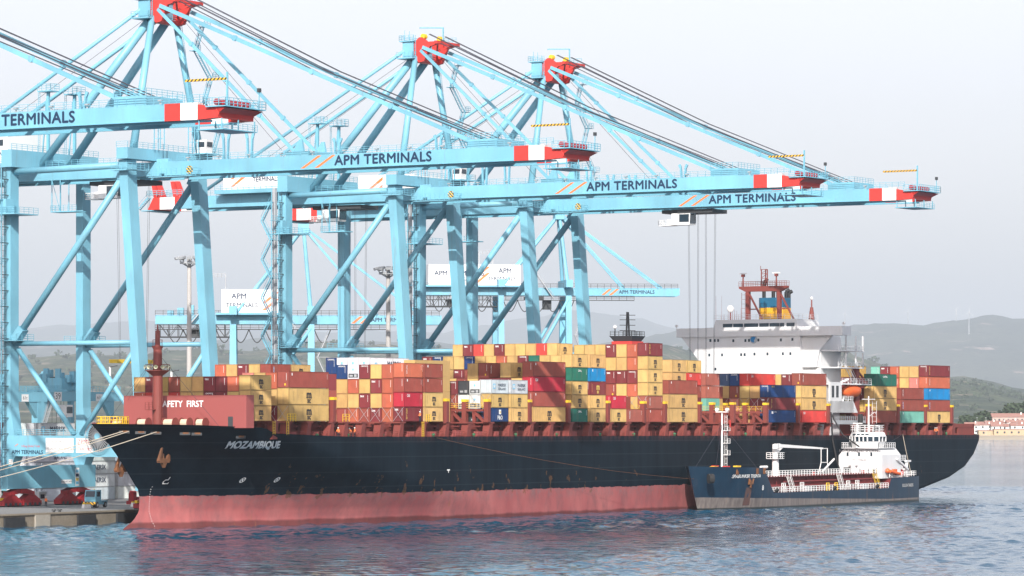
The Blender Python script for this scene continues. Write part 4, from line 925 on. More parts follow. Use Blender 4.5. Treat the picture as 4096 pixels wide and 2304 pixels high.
for i in range(9): y = 29.8 - i * .55; m.tube((261 + (i % 3), y, 41.75), (261 + (i % 3), y, 43.2 + (i * 7 % 5) * .35), .06, .02, 5)
for y in (32, 33.5): m.tube((264, y, 39.9), (264, y, 47.5), .04, .02, 5)
sp('whip_antennas', m, SRED)
m = MB(); m.tube((268, 11.0, 41.75), (268, 11.0, 44.6), .75, .35, 10); sp('antenna_cone', m, SRED)
for y in (-1.9, 40.6):
    m = MB(); m.tube((HX + .2, y, 39.9), (HX + .2, y, 40.4), .08, .08, 6); m.tube((HX + .0, y, 40.5), (HX + .5, y, 40.6), .3, .3, 10); sp('searchlight', m, CWHITE)
# funnel
FB = paint('funnel_blue', (.012, .11, .20), .45, .3); FY = paint('funnel_yellow', (.75, .38, .02), .45, .25)
def fbox(z0, z1, mat, nm, par, e=0.0):
    m = MB(); m.prism([(273 - e, 22.2 - e), (274 - e, 21.4 - e), (278 + e, 21.4 - e), (279 + e, 22.2 - e), (279 + e, 26.8 + e), (278 + e, 27.6 + e), (274 - e, 27.6 + e), (273 - e, 26.8 + e)], 'z', z0, z1); return part(nm, m, mat, par) if par else sp(nm, m, mat)
fun = fbox(38, 42.2, FB, 'funnel', None); fbox(42.2, 44.9, FY, 'band', fun, .004); fbox(44.9, 47.2, FB, 'funnel_top', fun)
for k, (x, y, h) in enumerate(((274.6, 26.6, 3.8), (275.4, 24.6, 1.6), (276.6, 24.0, 1.7), (275.6, 23.4, 1.7), (277.6, 22.4, 1.5), (278.2, 22.0, 1.2))):
    m = MB(); m.path([(x, y, 47.1), (x, y, 47.5 + h * .75), (x + .6, y - .5, 47.5 + h * 1.1)], .42 if h < 4 else .75, 10); part('exhaust_pipe', m, BLACK, fun)
# stern house plating
m = MB(); m.box(321.5, 335.6, 1.6, 2.0, DZ, 15.9); m.box(321.5, 335.6, 1.3, 1.6, 17.3, 18.2); m.box(321.5, 335.6, 1.6, 35, 18.0, 18.2); m.box(326.5, 335.4, 1.4, 1.7, DZ, 17.3)
for x in (321.5, 324.2): m.box(x, x + .7, 1.3, 1.6, DZ, 17.3)
m.box(334.9, 335.9, 1.3, 36, DZ, 18.2); sp('stern_plating', m, SRED)
# crew and stevedores on deck
def crew(X, Y, z, ang, pose, label): return person(MS @ Matrix.Translation((X, Y, z)) @ Matrix.Rotation(ang, 4, 'Z'), pose, label, 'crew on the ship')
crew(61.4, .4, DZ, 2.0, 'stand', 'person in orange jacket standing at the rail by a yellow ladder')
crew(65.9, .6, DZ, 1.0, 'bend', 'person in orange jacket bending over a locker on deck')
crew(67.0, .7, DZ, 4.0, 'stand', 'person in orange jacket beside the one bending over')
crew(86.6, -1.5 + 1.0, BZ, 1.2, 'stand', 'person with white helmet standing beside containers above the pedestals')
crew(311.3, .5, DZ, 3.4, 'sit', 'person in orange sitting with a mate near the stern')
crew(312.6, .5, DZ, 2.4, 'stand', 'person in orange standing near the stern')

# ------------------------------------------------------------------ quay cranes
CBASE = Vector((0, 46, QZ))
def quay_crane(label):
    root = thing('quay_crane', label, 'crane', (77.1, 46, QZ), 'quay cranes working the ship')
    def cp(name, mb, mat=BLUE, parent=None, **kw): return part(name, mb, mat, parent or root, off=-CBASE if parent is None else None, **kw)
    def wy(z): return 50.4 - .077 * (61 - z)                       # centre line of the raking waterside legs
    for s in (-1, 1):
        x = 10.95 * s
        # landside leg
        l = cp('leg', MB().box(x - 1.22, x + 1.22, 77.5, 79.2, 21, 66.3).hexa([(x - 1.22, 76.6, 15.7), (x + 1.22, 76.6, 15.7), (x + 1.22, 79.2, 15.7), (x - 1.22, 79.2, 15.7), (x - 1.22, 77.5, 21), (x + 1.22, 77.5, 21), (x + 1.22, 79.2, 21), (x - 1.22, 79.2, 21)]))
        cp('leg', MB().hexa([(x - 1.3, wy(15.7) - .92, 15.7), (x + 1.3, wy(15.7) - .92, 15.7), (x + 1.3, wy(15.7) + .92, 15.7), (x - 1.3, wy(15.7) + .92, 15.7), (x - 1.4, wy(66.8) - .95, 66.8), (x + 1.4, wy(66.8) - .95, 66.8), (x + 1.4, wy(66.8) + .95, 66.8), (x - 1.4, wy(66.8) + .95, 66.8)]))
        pb = cp('portal_beam', MB().box(x - 1.25, x + 1.25, 45.0, 79.6, 11.8, 15.7))
        r_ = MB(); r_.rail([(x - 1.2, 52, 15.7), (x - 1.2, 76, 15.7)], 1.1, 1.6, .07); part('handrail', r_, BLUE2, pb)
        for y in (46, 78.35): cp('lower_leg', MB().hexa([(x - 1.2, y - 1.1, 9.9), (x + 1.2, y - 1.1, 9.9), (x + 1.2, y + 1.1, 9.9), (x - 1.2, y + 1.1, 9.9), (x - 1.2, y - 1.9, 11.8), (x + 1.2, y - 1.9, 11.8), (x + 1.2, y + 1.9, 11.8), (x - 1.2, y + 1.9, 11.8)]))
        cp('tie_tube', MB().tube((x, 77.6, 33), (x, wy(33) + .8, 33), .45, n=16), smooth=True); cp('tie_tube', MB().tube((x, 77.6, 65.5), (x, wy(65.5) + .8, 65.9), .62, n=16), smooth=True)
        d = cp('diagonal_brace', MB().tube((x, 77.0, 34.0), (x, 51.0, 64.6), .66, n=18), smooth=True)
        part('brace_foot', MB().beam((x, 77.4, 33.5), (x, 75.4, 35.9), 1.75, 1.5).beam((x, wy(64) + .5, 65.2), (x, 52.2, 63.2), 1.6, 1.6), BLUE, d)
        k = cp('knee_brace', MB().tube((x, 76.6, 32.0), (x, 63.2, 15.9), .5, n=14), smooth=True); cp('knee_brace', MB().tube((x, wy(32) + .6, 32.0), (x, 61.6, 15.9), .5, n=14), smooth=True)
        # platforms at the brace foot
        p = cp('platform', MB().box(x - 2.6, x + 2.6, 75.0, 81, 33.5, 33.65)); q = MB(); q.rail([(x - 2.6, 81, 33.65), (x - 2.6, 75, 33.65), (x + 2.6, 75, 33.65), (x + 2.6, 81, 33.65)], 1.15, 1.3, .07); part('handrail', q, BLUE2, p)
    # sill beams and bogies on both rails
    for y in (46, 78.35):
        sb = cp('sill_beam', MB().box(-13.3, 13.3, y - 1.15, y + 1.15, 5.6, 9.9))
        if y > 60:
            letter('HARD HAT AREA', (4.3, y - 1.17, 6.7), NAVY, sb, .45, name='sign_lettering'); mark(3.1, .75, (4.3, y - 1.16, 6.72), CWHITE, sb, name='sign'); mark(1.2, 3.5, (7.6, y - 1.16, 7.6), CWHITE, sb, name='sign')
            for zz, mt in ((8.7, LBLU), (7.9, NAVY), (7.1, LYEL), (6.4, LBLU)): mark(.9, .55, (7.6, y - 1.17, zz), mt, sb, name='sign')
        for s in (-1, 1):
            cx = 8.6 * s; b = cp('bogie', MB().prism([(cx - 3.6, 5.0), (cx - 1.2, 5.6), (cx + 1.2, 5.6), (cx + 3.6, 5.0), (cx + 3.6, 4.3), (cx + .8, 4.7), (cx - .8, 4.7), (cx - 3.6, 4.3)], 'y', y - .9, y + .9), BOGRED)
            for e in (-1, 1):
                ex = cx + e * 2.9; part('equaliser', MB().prism([(ex - 2.5, 3.5), (ex - .8, 4.5), (ex + .8, 4.5), (ex + 2.5, 3.5), (ex + 2.5, 3.1), (ex - 2.5, 3.1)], 'y', y - .75, y + .75), BOGRED, b)
                for w in (-1, 1):
                    wx = ex + w * 1.45; tr = part('wheel_truck', MB().box(wx - 1.25, wx + 1.25, y - .95, y + .95, 2.45, 3.3), BOGRED, b)
                    for ww in (-.65, .65): part('wheel', MB().tube((wx + ww, y - .97, 2.6), (wx + ww, y + .97, 2.6), .38, n=12), DARK, tr)
            part('pin', MB().tube((cx, y - 1.0, 5.1), (cx, y + 1.0, 5.1), .45, n=12), BOGRED, b)
        cp('buffer', MB().box(-14.6, -13.3, y - .3, y + .3, 3.4, 3.9).box(13.3, 14.6, y - .3, y + .3, 3.4, 3.9), YEL)
    # signs on the bow side portal beam
    X = -12.22
    pbs = [c for c in root.children if c.name.startswith('portal_beam')][0]
    letter('APM TERMINALS', (X, 73.4, 12.55), NAVY, pbs, 1.02, BOWF, bold=.03); letter('Lifting Global Trade', (X, 72.6, 13.7), LRED, pbs, .55, BOWF); mark(.9, .12, (X, 76.0, 13.9), ORANGE, pbs, (R(90), R(-30), R(-90)))
    mark(6.6, 2.7, (X, 65.7, 13.9), CWHITE, pbs, BOWF, 'sign'); letter('SWL UNDER SPREADER   65T', (X - .01, 65.7, 14.5), LGREY, pbs, .62, BOWF, sx=.8); letter('SWL UNDER CARGO BEAM 100T', (X - .01, 65.7, 13.25), LGREY, pbs, .62, BOWF, sx=.74)
    mark(3.9, 2.7, (X, 59.85, 13.9), CWHITE, pbs, BOWF, 'sign'); letter('ZPMC', (X - .01, 59.85, 14.5), LRED, pbs, 1.3, BOWF); letter('\u4e0a\u6d77\u632f\u534e\u91cd\u5de5', (X - .01, 59.85, 13.15), LRED, pbs, .62, BOWF)
    mark(.95, .95, (X, 77.4, 10.7), CWHITE, pbs, BOWF, 'sign'); letter('27', (X - .01, 77.4, 10.7), LBLK, pbs, .75, BOWF)
    # cable reel
    q = MB(); c = Vector((-13.2, 56.0, 15.6))
    for i in range(36):
        a = 2 * math.pi * i / 36; dv = Vector((0, math.cos(a), math.sin(a))); q.beam(c + dv * .5, c + dv * 2.9, .07); b2 = 2 * math.pi * (i + 1) / 36
        q.beam(c + dv * 2.9, c + Vector((0, math.cos(b2), math.sin(b2))) * 2.9, .09)
    rl = cp('cable_reel', q, GREY); part('cable', MB().tube(c + Vector((.15, 0, 0)), c + Vector((.75, 0, 0)), 2.3, n=28), DARK, rl); part('hub', MB().tube(c + Vector((-.2, 0, 0)), c + Vector((1.2, 0, 0)), .6, n=12), BLUE, rl)
    # lift mast and ladder on the bow side landside leg
    q = MB(); q.box(-14.9, -14.2, 78.3, 79.0, 5, 67); lm = cp('lift_mast', q, GREY)
    q = MB(); q.ladder((-13.6, 77.9, 8), (-13.6, 77.9, 66), 1.1, (1, 0, 0), 1.0)
    for z in range(10, 66, 3): q.beam((-14.4, 78, z), (-12.2, 78, z), .14)
    part('cable_ladder', q, DARK, lm)
    q = MB()
    for z in range(8, 64, 4): q.stair((-17.2, 80 if z % 8 else 77.6, z), (-17.2, 77.6 if z % 8 else 80, z + 4), .8, (1, 0, 0)); q.box(-17.8, -15, 77, 77.6, z, z + .08); q.rail([(-17.8, 77, z), (-15, 77, z)], 1.1, 1.2, .06)
    for xx in (-17.7, -15.2): q.beam((xx, 77.2, 6), (xx, 77.2, 66), .14)
    cp('stair_tower', q, BLUE2)
    p = cp('lift_landing', MB().box(-15, -8, 74.2, 80.5, 57.3, 57.5).box(-14.9, -12.4, 76.4, 78, 57.5, 60.2)); q = MB(); q.rail([(-15, 74.2, 57.5), (-8, 74.2, 57.5)], 1.15, 1.3, .07); q.rail([(-15, 80, 57.5), (-15, 74.2, 57.5)], 1.15, 1.3, .07); part('handrail', q, BLUE2, p)
    # maintenance cage hanging under the girder
    q = MB(); 
    for x0 in (-6.0, -3.4):
        for y0 in (70.5, 72.5): q.beam((x0, y0, 58), (x0, y0, 64), .14)
    q.box(-6.2, -3.2, 66.5, 72.7, 57.9, 58.1); q.rail([(-6.2, 66.5, 58.1), (-6.2, 72.7, 58.1), (-3.2, 72.7, 58.1)], 1.1, 1.0, .06); q.beam((-6, 70.5, 58), (-6, 72.5, 64), .08); cp('maintenance_cage', q, BLUE2)
    # cross girders
    g = cp('cross_girder', MB().box(-13.2, 13.2, 49.0, 51.6, 66.9, 69.0)); q = MB(); q.rail([(-13.2, 49, 69), (13.2, 49, 69), (13.2, 51.6, 69)], 1.1, 1.5, .07); q.rail([(-13.2, 51.6, 69), (-13.2, 49, 69)], 1.1, 1.5, .07); part('handrail', q, BLUE2, g)
    g = cp('cross_girder', MB().box(-13.2, 13.2, 76.4, 78.9, 66.3, 69.6)); q = MB(); q.rail([(-13.2, 76.4, 69.6), (13.2, 76.4, 69.6)], 1.1, 1.5, .07); part('handrail', q, BLUE2, g)
    p = cp('leg_top_platform', MB().box(-13.6, -8.6, 47.6, 49.0, 64.7, 64.85).box(-13.6, -12.3, 47.6, 52.5, 64.7, 64.85)); q = MB(); q.rail([(-8.6, 47.6, 64.85), (-13.6, 47.6, 64.85), (-13.6, 52.5, 64.85)], 1.2, 1.2, .07); part('handrail', q, BLUE2, p)
    cb = cp('checker_cabin', MB().prism([(46.7, 69.1), (48.7, 69.1), (48.9, 71.6), (46.5, 71.6)], 'x', 7.8, 10.0), CWHITE); part('window', MB().box(7.75, 7.8, 46.9, 48.5, 70.2, 71.2).box(8.1, 9.8, 46.5, 46.62, 70.3, 71.2), GLASS, cb); part('cabin_floor', MB().box(7.4, 13.5, 46.4, 49, 68.85, 69.08), BLUE, cb)
    q = MB(); q.rail([(10, 46.5, 69.1), (13.4, 46.5, 69.1), (13.4, 49, 69.1)], 1.1, 1.2, .07); part('handrail', q, BLUE2, cb)
    # trolley girder behind the hinge, striped rear end
    gz0, gz1 = 64.1, 66.7
    gd = cp('rear_girder', MB().box(-4.6, -3.2, 48.2, 110.5, gz0, gz1).box(3.2, 4.6, 48.2, 110.5, gz0, gz1))
    for y in range(56, 110, 9): part('tie_beam', MB().box(-3.2, 3.2, y, y + .8, gz1 - .9, gz1 - .1), BLUE, gd)
    q = MB(); q.box(-3.3, -3.0, 48.2, 110, gz0 - .3, gz0 - .02).box(3.0, 3.3, 48.2, 110, gz0 - .3, gz0 - .02); part('trolley_rail', q, BLUE2, gd)
    q = MB(); q.rail([(-4.7, 52, gz1), (-4.7, 75, gz1)], 1.1, 1.5, .06); q.rail([(-4.7, 80, gz1), (-4.7, 110, gz1)], 1.1, 1.5, .06); part('handrail', q, BLUE2, gd)
    for y0, y1, mt in ((110.5, 112.2, CRED), (112.2, 116.2, CWHITE)): [part('painted_band', MB().box(a_, a_ + 1.4, y0, y1, gz0, gz1), mt, gd) for a_ in (-4.6, 3.2)]
    part('rear_end', MB().hexa([(-4.6, 116.2, gz0), (4.6, 116.2, gz0), (4.6, 119.5, gz0), (-4.6, 119.5, gz0), (-4.6, 116.2, gz1), (4.6, 116.2, gz1), (4.6, 118, gz1), (-4.6, 118, gz1)]), CRED, gd)
    q = MB(); q.rail([(-4.8, 110, gz1 + .3), (-4.8, 119.6, gz1 + .3), (4.8, 119.6, gz1 + .3)], 1.2, 1.2, .08); q.stair((-5.2, 121.5, gz0), (-5.2, 118.5, gz1), .9, (1, 0, 0)); q.box(-5, 5, 118, 121, gz0 - .3, gz0 - .1); part('rear_platform', q, BLUE2, gd)
    for xx in (-3.6, 3.6):
        for dy in (0, 1.3): part('sheave_tower', MB().hexa([(xx - .5, 118.2 - dy * 1.4, gz1), (xx + .5, 118.2 - dy * 1.4, gz1), (xx + .5, 117.2 - dy * 1.4, gz1), (xx - .5, 117.2 - dy * 1.4, gz1), (xx - .4, 119.2 - dy, gz1 + 4), (xx + .4, 119.2 - dy, gz1 + 4), (xx + .4, 118.4 - dy, gz1 + 4), (xx - .4, 118.4 - dy, gz1 + 4)]), CRED, gd)
    # machinery house
    mh = cp('machinery_house', MB().box(-6.2, 6.2, 83, 98, 67.7, 73.6), CWHITE); part('house_deck', MB().box(-7.4, 7.4, 81.5, 99.5, 66.75, 67.6), BLUE, mh)
    q = MB(); q.rail([(-7.3, 99.5, 67.6), (-7.3, 81.5, 67.6), (7.3, 81.5, 67.6)], 1.1, 1.5, .07); part('handrail', q, BLUE2, mh)
    for dz in (0, 1.7):
        q = MB(); q.v = [(-6.215, 96.2, 69.6 - dz + .3), (-6.215, 95.4, 69.6 - dz + .3), (-6.215, 91.4, 72.4 - dz), (-6.215, 91.4, 73.2 - dz)]; q.f = [(3, 2, 1, 0)]; part('logo_stroke', q, ORANGE, mh)
    letter('APM', (-6.22, 86.8, 71.4), NAVY, mh, 1.35, BOWF, bold=.03); letter('TERMINALS', (-6.22, 86.8, 69.6), NAVY, mh, 1.35, BOWF, bold=.03)
    q = MB()
    for y in (84.2, 89): q.box(-6.26, -6.2, y, y + 1.1, 71, 72.2)
    part('window', q, GLASS, mh)
    # boom
    bm_ = cp('boom', MB().box(-4.6, -3.2, -29.2, 47.0, gz0, gz1).box(3.2, 4.6, -29.2, 47.0, gz0, gz1))
    for y in range(-26, 46, 9): part('tie_beam', MB().box(-3.2, 3.2, y, y + .7, gz1 - .9, gz1 - .1), BLUE, bm_)
    q = MB(); q.box(-3.35, -3.0, -37, 47, gz0 - .32, gz0 - .02).box(3.0, 3.35, -37, 47, gz0 - .32, gz0 - .02).box(-4.75, -4.6, -29, 47, gz0, gz0 + .12); part('trolley_rail', q, BLUE2, bm_)
    for y0, y1, mt in ((-32.2, -29.2, CRED), (-35.4, -32.2, CWHITE)): [part('painted_band', MB().box(a_, a_ + 1.4, y0, y1, gz0, gz1), mt, bm_) for a_ in (-4.6, 3.2)]
    tp = part('boom_tip', MB().hexa([(-4.6, -38.6, gz0 + .15), (-3.2, -38.6, gz0 + .15), (-3.2, -35.4, gz0), (-4.6, -35.4, gz0), (-4.6, -38.6, gz1 - .9), (-3.2, -38.6, gz1 - .9), (-3.2, -35.4, gz1 - .3), (-4.6, -35.4, gz1 - .3)]).hexa([(3.2, -38.6, gz0 + .15), (4.6, -38.6, gz0 + .15), (4.6, -35.4, gz0), (3.2, -35.4, gz0), (3.2, -38.6, gz1 - .9), (4.6, -38.6, gz1 - .9), (4.6, -35.4, gz1 - .3), (3.2, -35.4, gz1 - .3)]).box(-4.6, 4.6, -39.1, -38.6, gz0 + .15, gz1 - .9).hexa([(-4.5, -39.3, gz0 + .9), (4.5, -39.3, gz0 + .9), (4.5, -39.12, gz0 + .4), (-4.5, -39.12, gz0 + .4), (-4.9, -40.7, gz1 - 1.0), (4.9, -40.7, gz1 - 1.0), (4.9, -38.9, gz1 - .88), (-4.9, -38.9, gz1 - .88)]), CRED, bm_)
    q = MB(); q.box(-5.2, 5.2, -41.0, -37.3, gz1 - .85, gz1 - .7); q.rail([(-5.2, -37.3, gz1 - .7), (-5.2, -41.0, gz1 - .7), (5.2, -41.0, gz1 - .7), (5.2, -37.3, gz1 - .7)], 1.2, 1.0, .08); q.rail([(-5, -29, gz1), (-5, -37.5, gz1)], 1.1, 1.3, .07); q.beam((-2, -39, gz1 - .7), (-2, -39, gz1 + 4.6), .25); q.beam((4, -40.6, gz1 - .7), (4, -40.6, gz1 + 1.9), .12); part('tip_platform', q, BLUE2, tp)
    for x0 in (-4, -2.6, -1, .6, 2.2, 3.6): part('sheave', MB().tube((x0, -38.4, gz1 + .0), (x0 + .7, -38.4, gz1 + .0), .5, n=10), BOGRED, tp)
    part('tip_gantry', MB().beam((-2, -39, gz1 + 3.6), (-2, -39, gz1 + 4.4), .2), BLUE2, tp); part('service_beam', MB().beam((-2, -39, gz1 + 3.6), (-2, -31.2, gz1 + 3.6), .3, .35), HAZARD, tp); part('floodlight', MB().box(3.7, 4.3, -40.8, -40.4, gz1 + 1.9, gz1 + 2.5), DARK, tp)
    q = MB(); q.box(-4.4, 4.4, -40, -35, gz0 - 1.6, gz0 - 1.45)
    for x0 in (-4.2, 0, 4.2):
        for y0 in (-39.6, -35.4): q.beam((x0, y0, gz0 - 1.5), (x0, y0, gz0 + .1), .15)
    q.rail([(-4.4, -40, gz0 - 1.5), (4.4, -40, gz0 - 1.5)], 1, 1.2, .06); part('under_platform', q, BLUE2, tp)
    q = MB(); q.rail([(-4.7, 44, gz1), (-4.7, -29, gz1)], 1.1, 1.7, .06); q.rail([(4.7, 44, gz1), (4.7, -29, gz1)], 1.1, 1.7, .06); part('handrail', q, BLUE2, bm_)
    letter('APM TERMINALS', (-4.625, -1.7, (gz0 + gz1) / 2 + .05), NAVY, bm_, 2.45, BOWF, bold=.042, sx=1.10, space=1.06)
    for y in (16.2, 13.1):
        q = MB(); q.v = [(-4.62, y, gz0 + .25), (-4.62, y - .8, gz0 + .25), (-4.62, y - 4.6, gz1 - .15), (-4.62, y - 3.8, gz1 - .15)]; q.f = [(3, 2, 1, 0)]; part('logo_stroke', q, ORANGE, bm_)
    o = part('hazard_disc', ring(0, .75, 20, False), HAZARD, bm_); o.location = (-4.66, 41.2, 65.0); o.rotation_euler = BOWF
    part('stay_bracket', MB().box(-4.6, 4.6, -25.8, -19.6, gz1, gz1 + 1.5), BLUE, bm_); q = MB(); q.rail([(-4.6, -19.6, gz1 + 1.5), (-4.6, -25.8, gz1 + 1.5), (4.6, -25.8, gz1 + 1.5)], 1.1, 1.2, .07); part('bracket_handrail', q, BLUE2, bm_)
    part('stay_bracket', MB().box(-4.6, 4.6, 14.5, 19.5, gz1, gz1 + .8).hexa([(-3.9, 16, gz1), (-3.2, 16, gz1), (-3.2, 19, gz1), (-3.9, 19, gz1), (-3.7, 16.5, gz1 + 3), (-3.4, 16.5, gz1 + 3), (-3.4, 17.2, gz1 + 3), (-3.7, 17.2, gz1 + 3)]).hexa([(3.2, 16, gz1), (3.9, 16, gz1), (3.9, 19, gz1), (3.2, 19, gz1), (3.4, 16.5, gz1 + 3), (3.7, 16.5, gz1 + 3), (3.7, 17.2, gz1 + 3), (3.4, 17.2, gz1 + 3)]), BLUE, bm_)
    for y, h in ((33.4, 5.0), (28, 4.8), (8.6, 2.9), (-13.1, 2.6)):
        q = MB()
        for e in (-.55, .55): q.beam((-3.9, y + e * .7, gz1), (-3.9, y + e, gz1 + h * .75), .3, .5); q.beam((-3.9, y + e, gz1 + h * .75), (-3.9, y + e * 1.6, gz1 + h), .3, .5)
        part('stay_rest', q, BLUE, bm_)
    for y in range(-28, 46, 7): part('boom_lamp', MB().tube((-4.0, y, gz1), (-4.0, y, gz1 + .7), .16, n=6).box(-4.3, -3.7, y - .3, y + .3, gz1 + .5, gz1 + .8), GREY, bm_)
    hb = cp('boom_hinge', MB().box(-4.5, -3.3, 46.2, 48.9, 64.6, 67.3).box(3.3, 4.5, 46.2, 48.9, 64.6, 67.3).box(-7.6, -4.65, 38.6, 49, 63.6, 63.75)); q = MB(); q.rail([(-4.8, 38.6, 63.75), (-7.6, 38.6, 63.75), (-7.6, 49, 63.75)], 1.4, 1.1, .08); part('handrail', q, BLUE2, hb)
    # mast, apex and stays
    for s in (-1, 1): cp('mast_leg', MB().tube((10.4 * s, 49.8, 69), (3.6 * s, 50.6, 94), .75, .6, 18), smooth=True)
    for s in (-1, 1): cp('back_brace', MB().tube((4.2 * s, 76.9, 66.6), (2.6 * s, 52.2, 93.4), .78, .78, 18), smooth=True)
    ap = cp('apex_platform', MB().box(-5.4, 5.4, 50.2, 54.2, 93.6, 93.85)); q = MB(); q.rail([(-5.4, 54.2, 93.85), (-5.4, 50.2, 93.85), (5.4, 50.2, 93.85)], 1.1, 1.0, .07); part('handrail', q, BLUE2, ap)
    ab = cp('apex_block', MB().box(-4.2, 4.2, 50.8, 53.4, 93.9, 97.2).box(-4.6, 4.6, 50.4, 54, 97.2, 97.4)); q = MB(); q.rail([(-4.6, 50.4, 97.4), (-4.6, 54, 97.4), (4.6, 54, 97.4)], 1.1, 1.0, .07)
    for x0 in (-4, -2.2, 3): q.tube((x0, 53, 97.4), (x0, 53, 99.6), .06, n=5)
    part('handrail', q, BLUE2, ab)
    q = MB()
    for s in (-1, 1):
        a, b = sorted((3.1 * s, 3.8 * s)); q.prism([(50.8, 93.8), (50.8, 97.0), (49.6, 98.0), (48.8, 98.0), (47.6, 97.0), (44.8, 97.0), (44.8, 96.5), (47.0, 96.0), (48.4, 93.0), (49.6, 92.8)], 'x', a, b)
    q.box(-4.4, 4.4, 44.7, 45.4, 96.45, 97.05).box(-3.1, 3.1, 49.2, 50.6, 92.8, 93.6); q.beam((-3.4, 45.2, 96.7), (3.4, 49.8, 94.2), .35, .45); q.beam((3.4, 45.2, 96.7), (-3.4, 49.8, 94.2), .35, .45)
    ar = cp('apex_frame', q, CRED); q = MB()
    for xx in (-3.6, -2.9, 2.6, 3.3): q.tube((xx, 48.8, 98.2), (xx + .35, 48.8, 98.2), .55, n=16)
    part('sheave', q, YEL, ar); q = MB(); q.ladder((-4.25, 50.4, 94), (-4.25, 50.4, 98.5), .6, (0, 1, 0)); q.beam((1.5, 47, 97.2), (1.5, 47, 100.4), .22); q.beam((1.5, 47, 100.3), (-2.6, 50.2, 100.1), .22); q.rail([(4.2, 49.5, 97.3), (4.2, 45.5, 97.3)], 1.1, 1, .07); part('service_gantry', q, BLUE2, ar)
    def flatbar(nm, p, q_, w, h, n=2):
        o = cp(nm, MB().beam(p, q_, w, h)); P, Q = Vector(p), Vector(q_); mm = MB()
        for i in range(1, n + 1): c = P.lerp(Q, i / (n + 1)); mm.tube(c + Vector((-.3, 0, 0)), c + Vector((.3, 0, 0)), h * .75, n=12)
        part('pin', mm, BLUE, o)
    for s in (-1, 1):
        flatbar('forestay', (3.75 * s, 49.2, 95.3), (3.75 * s, 18.2, 67.6), .28, .62, 3); flatbar('forestay', (3.95 * s, 48.6, 95.9), (3.95 * s, -20.2, 67.9), .3, .72, 3)
        cp('backstay', MB().tube((4.0 * s, 53, 95.4), (4.0 * s, 106, 67.0), .36, n=12), smooth=True)
        q = MB(); q.beam((4.0 * s, 75, 69.6), (4.0 * s, 75, 81.0), .5); q.beam((4.0 * s + .8, 77, 69.6), (4.0 * s, 75.2, 81), .2); q.box(4 * s - 1.3, 4 * s + 1.3, 73.4, 76.6, 81, 81.2); q.rail([(4 * s - 1.3, 76.6, 81.2), (4 * s - 1.3, 73.4, 81.2), (4 * s + 1.3, 73.4, 81.2), (4 * s + 1.3, 76.6, 81.2)], 1.3, 1, .07); q.ladder((4 * s - 1, 76.4, 69.6), (4 * s - 1, 76.4, 81), .5, (1, 0, 0)); cp('stay_tower', q, BLUE2)
    q = MB()
    for xx, dz in ((-3.2, 0), (-2.8, .1), (2.8, 0), (3.2, .1)):
        P = Vector((xx, 47.5, 98.6 + dz)); Q = Vector((xx, -22, 68.6)); mid = P.lerp(Q, .5) - Vector((0, 0, 1.2)); q.path([P, mid, Q], .07, 5); P = Vector((xx, 46, 97.2)); q.path([P, P.lerp(Q, .5) - Vector((0, 0, 1.8)), Q - Vector((0, 0, .4))], .06, 5)
    for xx in (-2.2, 2.2): q.tube((xx, 48, 94), (xx, 22, 68), .04, n=4); q.tube((xx, 53, 94), (xx, 92, 73), .04, n=4)
    cp('hoist_ropes', q, ROPE)
    # zigzag stairs beside the far mast leg
    q = MB()
    for i in range(5):
        z = 69.2 + i * 4.8; x = 10.9 - 1.36 * i; d = 3.4
        a, b = (x + .8, z), (x + .8 + d, z + 4.8)
        if i % 2: q.stair((x + d + 1.6, 48.6, z), (x + .4, 48.6, z + 4.8), .8, (0, 1, 0))
        else: q.stair((x + 1.8, 48.6, z), (x + d + .6, 48.6, z + 4.8), .8, (0, 1, 0))
        px = x + d + 1.2 if i % 2 == 0 else x + .2; q.box(px - .9, px + .9, 47.9, 49.3, z + 4.72, z + 4.8); q.rail([(px - .9, 47.9, z + 4.8), (px + .9, 47.9, z + 4.8), (px + .9, 49.3, z + 4.8)], 1.1, .9, .06)
    q.ladder((8.2, 48.9, 70), (4.0, 49.6, 93), .5, (1, 0, 0)); cp('mast_stairs', q, BLUE2)
    q = MB()
    for x0 in (-5.6, -4.4, 5.0, 6.2):
        for y0 in (47.2, 48.6): q.beam((x0, y0, 69), (x0, y0, 75), .14)
    for z in (71, 73, 75):
        for x0 in (-5.6, 5.0): q.beam((x0, 47.2, z), (x0 + 1.2, 48.6, z), .1); q.beam((x0, 48.6, z), (x0 + 1.2, 47.2, z), .1)
    cp('rope_tower', q, BLUE2)
    return root
